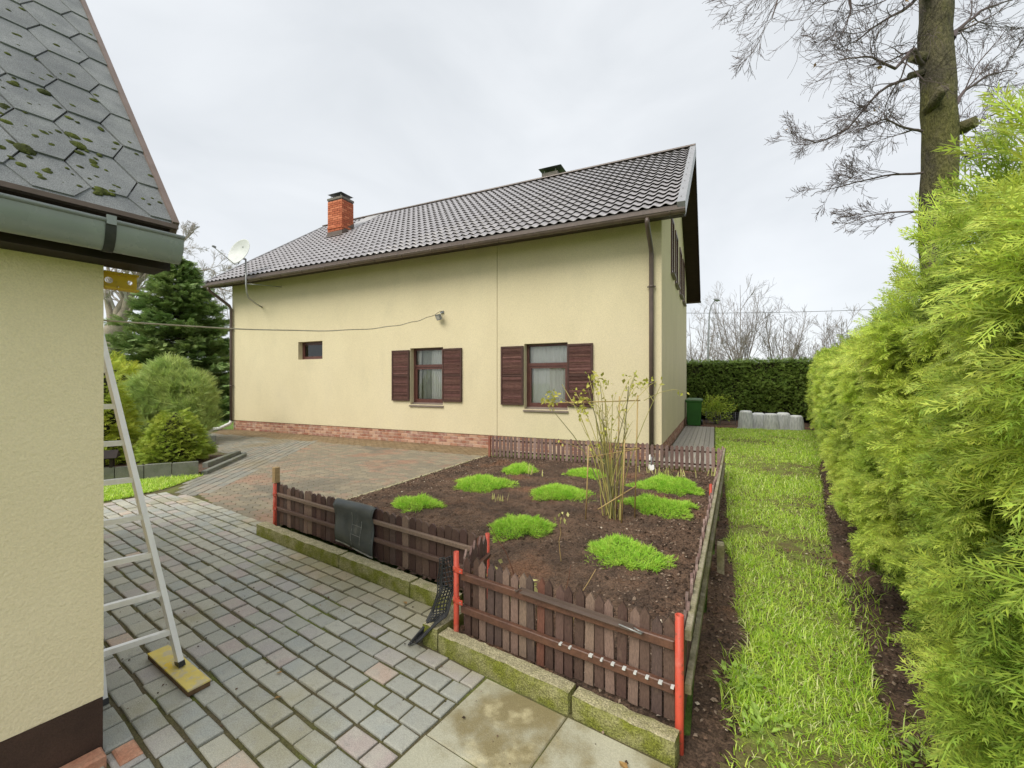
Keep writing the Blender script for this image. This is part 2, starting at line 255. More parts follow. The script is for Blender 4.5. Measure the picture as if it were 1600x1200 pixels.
# ------------------------------------------------------------------ mesh helpers
class MB:
    """collects boxes, prisms, tubes and sheets into one mesh"""
    def __init__(s): s.v = []; s.f = []; s.sm = []
    def add(s, vs, fs, smooth=False):
        k = len(s.v); s.v += [tuple(map(float, p)) for p in vs]; s.f += [tuple(i + k for i in f) for f in fs]; s.sm += [smooth] * len(fs)
    def box(s, x0, x1, y0, y1, z0, z1):
        s.obox((0, 0, 0), (1, 0, 0), (0, 1, 0), (0, 0, 1), x0, x1, y0, y1, z0, z1)
    def obox(s, o, ax, ay, az, x0, x1, y0, y1, z0, z1):
        o, ax, ay, az = map(np.asarray, (o, ax, ay, az))
        P = [o + ax * x + ay * y + az * z for z in (z0, z1) for (x, y) in ((x0, y0), (x1, y0), (x1, y1), (x0, y1))]
        s.add(P, [(0, 3, 2, 1), (4, 5, 6, 7), (0, 1, 5, 4), (1, 2, 6, 5), (2, 3, 7, 6), (3, 0, 4, 7)])
    def cbox(s, o, ax, ay, az, x0, x1, y0, y1, z0, z1, c):
        """box with chamfered top edges"""
        o, ax, ay, az = map(np.asarray, (o, ax, ay, az))
        P = []
        for (z, i) in ((z0, 0), (z1 - c, 0), (z1, c)):
            P += [o + ax * x + ay * y + az * z for (x, y) in ((x0 + i, y0 + i), (x1 - i, y0 + i), (x1 - i, y1 - i), (x0 + i, y1 - i))]
        f = [(8, 9, 10, 11)]
        for r in (0, 4):
            for i in range(4): j = (i + 1) % 4; f.append((r + i, r + j, r + 4 + j, r + 4 + i))
        s.add(P, f)
    def prism(s, poly, z0, z1, M=None):
        n = len(poly); P = [(x, y, z0) for x, y in poly] + [(x, y, z1) for x, y in poly]
        if M is not None: P = [tuple(M @ Vector(p)) for p in P]
        s.add(P, [tuple(range(n - 1, -1, -1)), tuple(range(n, 2 * n))] + [(i, (i + 1) % n, n + (i + 1) % n, n + i) for i in range(n)])
    def tube(s, pts, r, k=8, cap=True, smooth=True):
        pts = [np.asarray(p, float) for p in pts]; n = len(pts)
        rs = r if hasattr(r, '__len__') else [r] * n
        u = None; V = []
        for i, p in enumerate(pts):
            t = pts[min(i + 1, n - 1)] - pts[max(i - 1, 0)]; t /= (np.linalg.norm(t) + 1e-12)
            if u is None:
                u = np.cross(t, (0, 0, 1)) if abs(t[2]) < 0.9 else np.cross(t, (1, 0, 0))
            u = u - t * np.dot(u, t); u /= np.linalg.norm(u); w = np.cross(t, u)
            V += [p + rs[i] * (u * math.cos(2 * math.pi * j / k) + w * math.sin(2 * math.pi * j / k)) for j in range(k)]
        F = [(i * k + j, i * k + (j + 1) % k, (i + 1) * k + (j + 1) % k, (i + 1) * k + j) for i in range(n - 1) for j in range(k)]
        k0 = len(s.v); s.add(V, F, smooth)
        if cap: s.f += [tuple(k0 + j for j in range(k - 1, -1, -1)), tuple(k0 + (n - 1) * k + j for j in range(k))]; s.sm += [False, False]
    def lathe(s, prof, o=(0, 0, 0), k=20, ax=None, smooth=True):
        """prof: (radius, height) list turned about ax"""
        o = np.asarray(o, float); az = np.asarray(ax if ax is not None else (0, 0, 1), float); az = az / np.linalg.norm(az)
        u = np.cross(az, (0, 1, 0.1)); u /= np.linalg.norm(u); w = np.cross(az, u)
        V = [o + az * h + r * (u * math.cos(2 * math.pi * j / k) + w * math.sin(2 * math.pi * j / k)) for r, h in prof for j in range(k)]
        s.add(V, [(i * k + j, i * k + (j + 1) % k, (i + 1) * k + (j + 1) % k, (i + 1) * k + j) for i in range(len(prof) - 1) for j in range(k)], smooth)
    def mesh(s, name):
        me = bpy.data.meshes.new(name); me.from_pydata(s.v, [], s.f); me.update()
        me.polygons.foreach_set('use_smooth', s.sm); return me
    def build(s, name, m, parent=None): return obj(name, s.mesh(name), m, parent)

def obj(name, me, m, parent=None):
    o = bpy.data.objects.new(name, me)
    if m is not None and not me.materials: me.materials.append(MATS[m] if isinstance(m, str) else m)
    COL.objects.link(o)
    if parent is not None: attach(o, parent)
    return o
LOC = {}
def attach(o, parent):
    o.parent = parent
    o.matrix_parent_inverse = Matrix.Translation(-Vector(LOC.get(parent.name, (0, 0, 0))))
def thing(name, label, cat, loc=(0, 0, 0), group=None):
    o = bpy.data.objects.new(name, None); COL.objects.link(o); o.location = tuple(map(float, loc)); LOC[o.name] = tuple(map(float, loc))
    o.empty_display_size = 0.1
    return tag(o, label, cat, group)
def tag(o, label=None, cat=None, group=None, kind=None):
    if label: o['label'] = label
    if cat: o['category'] = cat
    if group: o['group'] = group
    if kind: o['kind'] = kind
    return o
def place(name, me, parent, M):
    o = bpy.data.objects.new(name, me); COL.objects.link(o)
    if parent is not None: attach(o, parent)
    o.matrix_basis = M; return o
def nmesh(name, V, F, m=None, smooth=False):
    """mesh from numpy arrays with faces of one size"""
    me = bpy.data.meshes.new(name); V = np.ascontiguousarray(V, np.float32); F = np.ascontiguousarray(F, np.int32)
    nf, k = F.shape
    me.vertices.add(len(V)); me.vertices.foreach_set('co', V.ravel())
    me.loops.add(nf * k); me.loops.foreach_set('vertex_index', F.ravel())
    me.polygons.add(nf); me.polygons.foreach_set('loop_start', np.arange(0, nf * k, k, dtype=np.int32))
    me.polygons.foreach_set('loop_total', np.full(nf, k, np.int32))
    me.polygons.foreach_set('use_smooth', np.full(nf, smooth, bool))
    me.update(calc_edges=True); me.validate()
    if m: me.materials.append(MATS[m])
    return me
def unit(v): return v / (np.linalg.norm(v, axis=-1, keepdims=True) + 1e-9)
def scatter(tV, tF, pos, X, N, scale):
    """copies of a template (quads) with its x axis along X and its z axis near N"""
    X = unit(X); N = unit(N - X * (N * X).sum(-1, keepdims=True)); Yv = np.cross(N, X)
    R = np.stack([X, Yv, N], -1)
    sc_ = np.asarray(scale, float)
    sc_ = sc_[:, None, None] if sc_.ndim == 1 else sc_[:, None, :]
    V = np.einsum('nij,nkj->nki', R, tV[None] * sc_) + pos[:, None, :]
    n, k = V.shape[:2]
    F = tF[None] + (np.arange(n) * k)[:, None, None]
    return V.reshape(-1, 3), F.reshape(-1, tF.shape[1])
def join(parts):
    Vs, Fs, k = [], [], 0
    for V, F in parts: Vs.append(V); Fs.append(F + k); k += len(V)
    return np.concatenate(Vs), np.concatenate(Fs)
def rnd3(n): return unit(rng.normal(size=(n, 3)))

# foliage templates (all quads, x = growth direction, unit length)
def tmpl(quads):
    V = np.array([p for q in quads for p in q], float); F = np.arange(len(V)).reshape(-1, 4); return V, F
def rhomb(p, d, L, w, droop=0.25):
    p = np.asarray(p, float); d = np.asarray(d, float); d /= np.linalg.norm(d); s = np.array((-d[1], d[0], 0)); q = p + d * L
    a = [p - s * w * 0.15, p + d * L * 0.45 - s * w, q, p + d * L * 0.45 + s * w]
    return [np.array((x, y, z - droop * (x * x + 0.6 * y * y))) for x, y, z in a]
def frond(n=6, sub=2, w=1.0):
    q = [rhomb((0, 0, 0), (1, 0, 0), 1.0, 0.016 * w)]
    for i in range(n):
        t = 0.10 + 0.8 * i / n; L = 0.50 * (1 - 0.62 * t) * (0.75 + 0.5 * random.random())
        for sd in (-1, 1):
            an = math.radians(40 + random.uniform(-10, 10)) * sd; d = (math.cos(an), math.sin(an), 0)
            tt = t + (0.06 if sd > 0 else 0)
            p = (tt, 0, 0); q.append(rhomb(p, d, L, 0.0165 * w, 0.3))
            for k in range(sub):
                u = 0.30 + 0.32 * k; pp = (tt + d[0] * L * u, d[1] * L * u, 0)
                for s2 in (-1, 1):
                    an2 = an + math.radians(36) * s2; q.append(rhomb(pp, (math.cos(an2), math.sin(an2), 0), L * 0.40 * (1 - 0.3 * k), 0.013 * w, 0.3))
    return tmpl(q)
FR_HI = frond(6, 1); FR_MID = frond(6, 0, 1.7); FR_LO = frond(4, 0, 2.4)
def blade_t():
    V = [(0, -0.5, 0), (0, 0.5, 0), (0.55, 0.38, 0.0), (0.55, -0.38, 0.0), (1.0, 0.05, -0.28), (1.0, -0.05, -0.28)]
    return np.array(V, float), np.array([(0, 1, 2, 3), (3, 2, 4, 5)])
BLADE = blade_t()
LEAF = tmpl([[(0, 0, 0), (0.45, -0.3, 0.06), (1, 0, -0.08), (0.45, 0.3, 0.06)]])
def needles(n, spread, w=0.035):
    q = []
    for i in range(n):
        a = 2 * math.pi * i / n * 2.4; s = spread * (0.35 + 0.65 * random.random())
        d = np.array((math.cos(s), math.sin(s) * math.cos(a), math.sin(s) * math.sin(a))); o = np.array((0.25 * random.random(), 0, 0))
        p = np.cross(d, (0.3, 0.5, 0.8)); p = p / np.linalg.norm(p) * w
        q.append([o - p, o + p, o + d * 0.8 + p * 0.3, o + d * 0.8 - p * 0.3])
    return tmpl(q)
TUFT = needles(18, 1.0, 0.022)
def spray(n=7):
    q = [rhomb((0, 0, 0), (1, 0, 0), 1.0, 0.05, 0.1)]
    for i in range(n):
        t = 0.05 + 0.85 * i / n; L = 0.40 * (1 - 0.55 * t)
        for sd in (-1, 1):
            an = math.radians(52 + random.uniform(-8, 8)) * sd; q.append(rhomb((t, 0, 0), (math.cos(an), math.sin(an), 0), L, 0.05, 0.05))
    return tmpl(q)
SPRAY = spray()

def tubes_np(lines):
    """lines: list of (pts (n,3), radii (n,), sides); grouped and built as quads"""
    groups = {}
    for p, r, k in lines: groups.setdefault((len(p), k), []).append((p, r))
    out = []
    for (n, k), L in groups.items():
        P = np.stack([np.asarray(p, float) for p, _ in L]); Rr = np.stack([np.asarray(r, float) for _, r in L])
        T = np.empty_like(P); T[:, 1:-1] = P[:, 2:] - P[:, :-2]; T[:, 0] = P[:, 1] - P[:, 0]; T[:, -1] = P[:, -1] - P[:, -2]; T = unit(T)
        axis = unit(P[:, -1] - P[:, 0]); ref = np.where(np.abs(axis[:, 2:3]) > 0.8, np.array([[1., 0, 0]]), np.array([[0, 0, 1.]]))
        U = unit(np.cross(T, ref[:, None, :])); W = np.cross(T, U)
        a = np.arange(k) * 2 * math.pi / k
        V = P[:, :, None, :] + Rr[:, :, None, None] * (U[:, :, None, :] * np.cos(a)[None, None, :, None] + W[:, :, None, :] * np.sin(a)[None, None, :, None])
        f = np.array([(i * k + j, i * k + (j + 1) % k, (i + 1) * k + (j + 1) % k, (i + 1) * k + j) for i in range(n - 1) for j in range(k)])
        F = f[None] + (np.arange(len(L)) * n * k)[:, None, None]
        out.append((V.reshape(-1, 3), F.reshape(-1, 4)))
    return join(out)
def grow(p, d, L, r, lev, out, g, nseg=5, up=0.05, wob=0.16, kids=5, ratio=0.58, spread=(0.5, 1.05), rmin=0.004, sides=(7, 5, 4, 3, 3, 3)):
    pts = [np.array(p, float)]; d = unit(np.array(d, float)); dirs = [d]
    for i in range(nseg):
        d = unit(d + g.normal(size=3) * wob + np.array((0, 0, up))); pts.append(pts[-1] + d * L / nseg); dirs.append(d)
    rr = np.linspace(r, max(r * 0.35, rmin), nseg + 1)
    out.append((np.array(pts), rr, sides[min(len(sides) - 1, max(0, g_lev[0] - lev))]))
    if lev > 0:
        n = max(2, int(round(kids * (0.8 + 0.4 * g.random()))))
        for c in range(n):
            t = 0.22 + 0.78 * (c + g.random()) / n; t = min(t, 0.999); i = min(int(t * nseg), nseg - 1)
            q = pts[i] + (pts[i + 1] - pts[i]) * (t * nseg - i)
            ax = unit(np.cross(dirs[i], g.normal(size=3))); an = g.uniform(*spread)
            nd = dirs[i] * math.cos(an) + ax * math.sin(an)
            grow(q, nd, L * ratio * (1.15 - 0.5 * t) * g.uniform(0.75, 1.2), max(rr[i] * 0.55, rmin), lev - 1, out, g, max(3, nseg - 1), up, wob, kids, ratio, spread, rmin, sides)
g_lev = [4]

def poly_in(P, poly):
    x, y = P[:, 0], P[:, 1]; ins = np.zeros(len(P), bool); n = len(poly)
    for i in range(n):
        (x0, y0), (x1, y1) = poly[i], poly[(i + 1) % n]
        c = ((y0 > y) != (y1 > y)) & (x < (x1 - x0) * (y - y0) / ((y1 - y0) + 1e-12) + x0); ins ^= c
    return ins
def sheet(name, poly, z, m, label=None, kind='structure'):
    b = MB(); b.add([(x, y, z) for x, y in poly], [tuple(range(len(poly)))]); o = b.build(name, m); return tag(o, label, None, None, kind)

# ------------------------------------------------------------------ ground, paving
sheet('ground', [(-900, -900), (900, -900), (900, 900), (-900, 900)], -0.03, 'ground', 'green garden ground reaching to the horizon')

BED = [(-4.40, 3.20), (-4.36, 4.5), (-4.33, 7.95), (0.12, 8.16), (-0.14, 2.02), (-1.40, 2.20), (-1.50, 2.62)]
def abp(a, b): p = ab(a, b); return (float(p[0]), float(p[1]))
A_POLY = [abp(-7.7, 2.20), (-6.85, 3.50), abp(-4.8, 2.44), abp(-4.74, 2.19), abp(-1.94, 2.19), abp(-1.94, 1.84), abp(-1.42, 1.84), abp(-1.42, -1.5), abp(-6.5, -1.5), abp(-7.4, 0.6)]
BAND0, BAND1 = np.array((-6.88, 3.48)), np.array((-9.75, 7.55))
bd = unit((BAND1 - BAND0)[None])[0]; bn = np.array((bd[1], -bd[0]))      # along the band, and to its house side
if bn[0] < 0: bn = -bn
BP = lambda t, s: tuple(BAND0 + bd * t + bn * s)
B_POLY = [tuple(np.array(BP(-0.05, 0.36)) - 0.10 * E2[:2]), abp(-4.8, 2.33), (-4.44, 3.25), (-4.40, 4.5), (-4.38, 8.02), (-4.3, 8.12), (-8.9, 8.12), (BAND0 + bd * 5.6 + bn * 0.42)]
S_POLY = [(-4.3, 8.12), (-4.3, 9.1), (-15.1, 9.1), (-14.4, 8.12)]
D_POLY = [BP(-0.02, 0.0), BP(5.62, 0.0), (-10.4, 8.12), (-14.4, 8.12), (-15.6, 9.1), (-17.0, 8.6), (-12.3, 6.55), (-11.4, 6.7), (-11.6, 6.0), (-9.2, 5.95), (-7.95, 4.42), (-7.6, 3.9)]

paving = sheet('paving', [(-18, -2), abp(0.9, -2), abp(-0.40, 1.84), (-1.4, 2.2), (-4.36, 3.1), (-4.3, 9.12), (-16.5, 9.12), (-18, 7)], 0.007, 'joint', 'grey block paving of the yard with mossy joints')

def paver_me(L, W, jit, seed):
    r = random.Random(seed); b = MB(); h = 0.020; c = 0.0065
    x, y = L / 2, W / 2
    q = [(sx * (x - r.random() * jit), sy * (y - r.random() * jit)) for sx, sy in ((-1, -1), (1, -1), (1, 1), (-1, 1))]
    P = [(u, v, -0.02) for u, v in q] + [(u, v, h - c * 0.75) for u, v in q]
    P += [(u * (1 - c * 0.55 / x), v * (1 - c * 0.55 / y), h - c * 0.22) for u, v in q] + [(u * (1 - c * 1.5 / x), v * (1 - c * 1.5 / y), h) for u, v in q]
    f = [(12, 13, 14, 15)]
    for k in (0, 4, 8):
        for i in range(4): j = (i + 1) % 4; f.append((k + i, k + j, k + 4 + j, k + 4 + i))
    b.add(P, f); return b
PV = [paver_me(0.164, 0.107, 0.006, s) for s in range(8)]
PVM = [b.mesh('paver') for b in PV]
for m_ in PVM: m_.materials.append(MATS['paver'])
spots = []
row = 0; b_ = -1.45
rr_ = random.Random(3)
while b_ < 2.6:
    off = rr_.uniform(0, 0.17); a_ = -7.8 + off
    while a_ < -1.25:
        spots.append((a_, b_ + rr_.uniform(-0.003, 0.003))); a_ += 0.1715 + rr_.uniform(-0.003, 0.004)
    b_ += 0.1195
SP = np.array([abp(a, b) for a, b in spots])
def room(a, b):      # how far a block centred here may reach along and across its row before the slabs or kerbs
    amax = -1.424 if b < 1.84 else -1.94
    bmax = 1.834 if a > -1.945 else 2.184 if a > -4.735 else 9
    return min(0.082, amax - a), min(0.055, bmax - b)
AP2 = [abp(-7.7, 2.20), (-6.85, 3.50), abp(-4.8, 2.44), abp(-4.74, 2.24), abp(-1.89, 2.24), abp(-1.89, 1.90), abp(-1.34, 1.90), abp(-1.34, -1.5), abp(-6.5, -1.5), abp(-7.4, 0.6)]
inA = poly_in(SP, AP2)
gar = np.array([not (a < -2.58 and b < 0.44) for a, b in spots])          # not under the outbuilding
fit = np.array([min(x + 0.082, y + 0.055 + 0.027) > 0.045 for x, y in (room(a, b) for a, b in spots)])
SPAB = np.array(spots)[inA & gar & fit]
SP = SP[inA & gar & fit]
camd = np.hypot(SP[:, 0] - SP[:, 1] * 0, SP[:, 1])
fw = np.array((-math.sin(math.radians(CAM_YAW)), math.cos(math.radians(CAM_YAW)))); dep = SP @ fw
lat = SP @ RT[:2]; seen = (dep > 1.7) & (np.abs(lat) < dep * 1.22)
order = np.argsort(np.where(seen, np.hypot(dep, lat), 99)); near = set(order[:255].tolist())
rest = []
for i, (x, y) in enumerate(SP):
    r = rr_.uniform(-0.02, 0.02) - T9
    M = Matrix.Translation((x, y, rr_.uniform(-0.004, 0.003))) @ Matrix.Rotation(r, 4, 'Z') @ Matrix.Rotation(rr_.gauss(0, 0.014), 4, 'X') @ Matrix.Rotation(rr_.gauss(0, 0.014), 4, 'Y')
    k = rr_.randrange(8); ra, rb = room(*SPAB[i])
    if ra < 0.08 or rb < 0.053:
        if ra < -0.05 or rb < -0.03: continue
        tb = paver_me(0.082 + ra, 0.055 + rb, 0.004, i); tb.v = [(x + (ra - 0.082) / 2, y + (rb - 0.055) / 2, z) for x, y, z in tb.v]
        me_ = tb.mesh('paver'); me_.materials.append(MATS['paver']); place('paver', me_, paving, Matrix.Translation((x, y, 0)) @ Matrix.Rotation(-T9, 4, 'Z')); continue
    if i in near: place('paver', PVM[k], paving, M)
    else: rest.append((k, M))
def joined(name, items, srcs, m, parent):
    b = MB()
    for k, M in items: b.add([tuple(M @ Vector(p)) for p in srcs[k].v], srcs[k].f)
    return tag(b.build(name, m, parent), kind='stuff')
joined('far_pavers', rest, PV, 'paver', paving)

# interlocking blocks by the house
drive = sheet('driveway', [tuple(p) for p in B_POLY], 0.0105, 'joint', 'interlocking block driveway between the house and the garden bed')
def hex_b(seed):
    r = random.Random(seed); b = MB(); h = 0.02
    q = [(-0.108, 0), (-0.058, -0.047), (0.058, -0.047), (0.108, 0), (0.058, 0.047), (-0.058, 0.047)]
    n = 6; P = [(x, y, -0.01) for x, y in q] + [(x, y, h - 0.006) for x, y in q] + [(x * 0.93, y * 0.88, h) for x, y in q]
    f = [tuple(range(12, 18))] + [(k + i, k + (i + 1) % n, k + n + (i + 1) % n, k + n + i) for k in (0, n) for i in range(n)]
    b.add(P, f); return b
HX = [hex_b(0)]; HXM = HX[0].mesh('block'); HXM.materials.append(MATS['interlock'])
hs = np.array([(-10.5 + 0.17 * i, 2.8 + 0.1 * j + 0.05 * (i % 2)) for i in range(40) for j in range(60)])
hs = hs[poly_in(hs, [tuple(p) for p in B_POLY])]
od = np.argsort(np.hypot(hs[:, 0], hs[:, 1])); items = []
for n_, i in enumerate(od):
    M = Matrix.Translation((hs[i, 0], hs[i, 1], rr_.uniform(-0.004, -0.001)))
    if n_ < 300: place('block', HXM, drive, M)
    else: items.append((0, M))
joined('far_blocks', items, HX, 'interlock', drive)

def rect_field(name, poly, org, dx, dy, L, W, m, parent, ext=12, z=0.0):
    b0 = paver_me(L - 0.008, W - 0.008, 0.003, 1); it = []
    nx = int(ext / L); ny = int(ext / W); pts = []
    for j in range(-ny, ny):
        for i in range(-nx, nx): pts.append((*(np.asarray(org) + np.asarray(dx) * (i + 0.5 * (j % 2)) * L + np.asarray(dy) * j * W),))
    pts = np.array(pts); pts = pts[poly_in(pts, [tuple(p) for p in poly])]
    an = math.atan2(dx[1], dx[0])
    for x, y in pts: it.append((0, Matrix.Translation((x, y, z + rr_.uniform(-0.002, 0.002))) @ Matrix.Rotation(an, 4, 'Z')))
    return joined(name, it, [b0], m, parent)
band = [BP(-0.05, 0.0), BP(-0.05, 0.42), BP(5.6, 0.42), BP(5.62, 0.0)]
rect_field('border_blocks', band, BP(0.1, 0.07), bd, bn, 0.21, 0.14, 'yard_paver', paving, 8)
rect_field('yard_blocks', D_POLY, BP(0, -0.06), bd, bn, 0.2, 0.11, 'yard_paver', paving, 12)
rect_field('wall_side_blocks', S_POLY, (-9, 8.17), (1, 0), (0, 1), 0.2, 0.1, 'stained_paver', paving, 13, -0.002)

# slabs in front of the kerb
for i in range(4):
    for j in range(5):
        a0, b1 = -1.414 + i * 0.484, 1.832 - j * 0.452
        b = MB(); b.cbox((0, 0, 0), E1, E2, (0, 0, 1), a0 + 0.004, a0 + 0.480, b1 - 0.448, b1 - 0.004, -0.02, 0.014 + 0.004 * ((i + j) % 2), 0.005)
        if not (i == 2 and j == 0) or True: b.build('slab', 'slab', paving)
for a0, b0, a1, b1, z in ((-2.462, 0.36, -2.385, 0.52, 0.065), (-2.45, 0.55, -2.33, 0.625, 0.03), (-2.455, 0.17, -2.35, 0.33, 0.03)):
    b = MB(); b.cbox((0, 0, 0), E1, E2, (0, 0, 1), a0, a1, b0, b1, -0.02, z, 0.008); b.build('edging_brick', 'red_paver', paving)

# kerbs
def rough_stone(a0, a1, b0, b1, z1, seed):
    g = np.random.default_rng(seed); nx, ny, nz = max(8, int((a1 - a0) / 0.035)), 4, 4
    b = MB()
    def pt(i, j, k):
        a = a0 + (a1 - a0) * i / nx; bb = b0 + (b1 - b0) * j / ny; z = -0.03 + (z1 + 0.03) * k / nz
        e = (i in (0, nx)) + (j in (0, ny)) + (k == nz)
        if e >= 2:
            s = 0.005
            a += s * (1 if i == 0 else -1 if i == nx else 0); bb += s * (1 if j == 0 else -1 if j == ny else 0); z -= s * 0.8 * (k == nz)
        n = np.sin(np.array((a * 41 + seed, bb * 57 + z * 33, a * 87 + z * 61))).sum() * 0.0006 + g.normal() * 0.0013
        return ab(a, bb + n, z + n)
    C = {}
    def q(i, j, k):
        if (i, j, k) not in C: C[(i, j, k)] = len(V); V.append(pt(i, j, k))
        return C[(i, j, k)]
    V, F = [], []
    for i in range(nx):
        for j in range(ny): F.append((q(i, j, nz), q(i + 1, j, nz), q(i + 1, j + 1, nz), q(i, j + 1, nz)))
        for k in range(nz):
            F.append((q(i, 0, k), q(i + 1, 0, k), q(i + 1, 0, k + 1), q(i, 0, k + 1))); F.append((q(i + 1, ny, k), q(i, ny, k), q(i, ny, k + 1), q(i + 1, ny, k + 1)))
    for j in range(ny):
        for k in range(nz):
            F.append((q(0, j + 1, k), q(0, j, k), q(0, j, k + 1), q(0, j + 1, k + 1))); F.append((q(nx, j, k), q(nx, j + 1, k), q(nx, j + 1, k + 1), q(nx, j, k + 1)))
    b.add(V, F, False); return b
kerb = thing('kerb', 'mossy concrete kerb stones edging the garden bed', 'kerb', ab(-3, 2.2))
del kerb['category']; kerb['kind'] = 'structure'
for a0, a1, b0, b1, z, s in ((-4.735, -3.30, 2.19, 2.295, 0.128, 1), (-3.292, -2.42, 2.192, 2.297, 0.126, 2), (-2.412, -1.98, 2.19, 2.295, 0.122, 3),
                             (-1.93, -1.80, 1.85, 2.18, 0.135, 4), (-1.792, -0.93, 1.842, 1.935, 0.118, 5), (-0.922, -0.44, 1.845, 1.935, 0.108, 6)):
    rough_stone(a0, a1, b0, b1, z, s).build('kerb_stone', 'kerb_stone', kerb)
b = MB(); b.cbox((0, 0, 0), (1, 0, 0), (0, 1, 0), (0, 0, 1), -4.43, -4.38, 3.3, 8.0, -0.02, 0.055, 0.008); b.build('bed_edging_strip', 'kerb_stone', kerb)
b = MB(); b.cbox((0, 0, 0), (1, 0.055, 0), (0, 1, 0), (0, 0, 1), -4.36, 0.10, 8.30, 8.36, -0.02, 0.10, 0.008); b.build('bed_edging_strip', 'kerb_stone', kerb)

# ------------------------------------------------------------------ soils and lawn
def noise2(x, y, seed=0):
    r = np.random.default_rng(seed); z = 0
    for k in range(22):
        f = 2.0 * 1.33 ** k * 0.55; a = r.uniform(0, 6.28); p = r.uniform(0, 6.28); z = z + np.sin(f * (x * math.cos(a) + y * math.sin(a)) + p) / (1.22 ** k)
    return z
def soil_sheet(name, poly, base, amp, step, m, label, seed, dome=0.0):
    P = np.array(poly); x0, y0 = P.min(0); x1, y1 = P.max(0)
    nx, ny = int((x1 - x0) / step) + 1, int((y1 - y0) / step) + 1
    X, Y = np.meshgrid(np.linspace(x0, x1, nx), np.linspace(y0, y1, ny), indexing='ij')
    Zz = base + amp * noise2(X, Y, seed) * 0.25 + amp * 0.35 * rng.normal(size=X.shape)
    if dome: Zz += dome * np.clip(1 - ((X - (x0 + x1) / 2) / ((x1 - x0) / 2)) ** 4, 0, 1) * np.clip(1 - ((Y - (y0 + y1) / 2) / ((y1 - y0) / 2)) ** 4, 0, 1)
    V = np.stack([X, Y, Zz], -1).reshape(-1, 3); idx = np.arange(nx * ny).reshape(nx, ny)
    F = np.stack([idx[:-1, :-1], idx[1:, :-1], idx[1:, 1:], idx[:-1, 1:]], -1).reshape(-1, 4)
    c = V[F].mean(1); F = F[poly_in(c, poly)]
    return tag(obj(name, nmesh(name, V, F, m, False), None), label, kind='structure')
soil_sheet('bed_soil', BED, 0.055, 0.022, 0.028, 'soil', 'dark brown dug soil of the fenced garden bed', 1, 0.03)
soil_sheet('border_soil', [(-0.75, 0.2), (3.2, 0.2), (3.2, 12), (5, 23), (-6, 23), (-6, 17.4), (0.0, 17.4), (0.0, 8.2), (0.14, 8.2), (-0.13, 2.0), (-0.36, 1.85)], 0.0, 0.016, 0.05, 'soil', 'bare soil strip under the tall hedge', 2)
def bits(name, poly, n, z, size, m, label, seed):
    g = np.random.default_rng(seed); P = np.array(poly); p = g.uniform(P.min(0), P.max(0), (n, 2)); p = p[poly_in(p, poly)]
    k = len(p); tV = np.array([(-.5, -.5, 0), (.5, -.35, .1), (.42, .5, 0), (-.4, .42, .12), (0, 0, .42), (.02, .02, .42), (.02, .1, .40), (-.05, .05, .42)], float)
    tF = np.array([(0, 1, 5, 4), (1, 2, 6, 5), (2, 3, 7, 6), (3, 0, 4, 7)])
    pos = np.concatenate([p, np.full((k, 1), z) + g.uniform(-0.008, 0.012, (k, 1))], 1); an = g.uniform(0, 6.28, k)
    V, F = scatter(tV, tF, pos, np.stack([np.cos(an), np.sin(an), g.normal(0, .25, k)], -1), np.array((0, 0, 1.)) + g.normal(0, .35, (k, 3)), size * g.uniform(0.35, 1.5, k) ** 1.3)
    return tag(obj(name, nmesh(name, V, F, m), None), label, kind='stuff')
bits('soil_clods', BED, 22000, 0.074, 0.015, 'soil_bits', 'loose clods and chips on the garden bed soil', 5)
bits('leaf_litter', [(-0.1, 1.7), (1.6, 1.5), (1.7, 9), (0.0, 9), (0.12, 8.1)], 12000, 0.010, 0.014, 'soil_bits', 'crumbs and plant litter on the soil beside the hedge', 6)

bits('paving_litter', [abp(-5.5, 0.6), abp(-4.7, 2.15), abp(-1.5, 2.15), abp(-0.5, 1.8), abp(-0.5, 1.0), abp(-2.4, 0.6)], 450, 0.016, 0.008, 'soil_bits', 'crumbs of soil and leaf litter in the paving joints', 8)
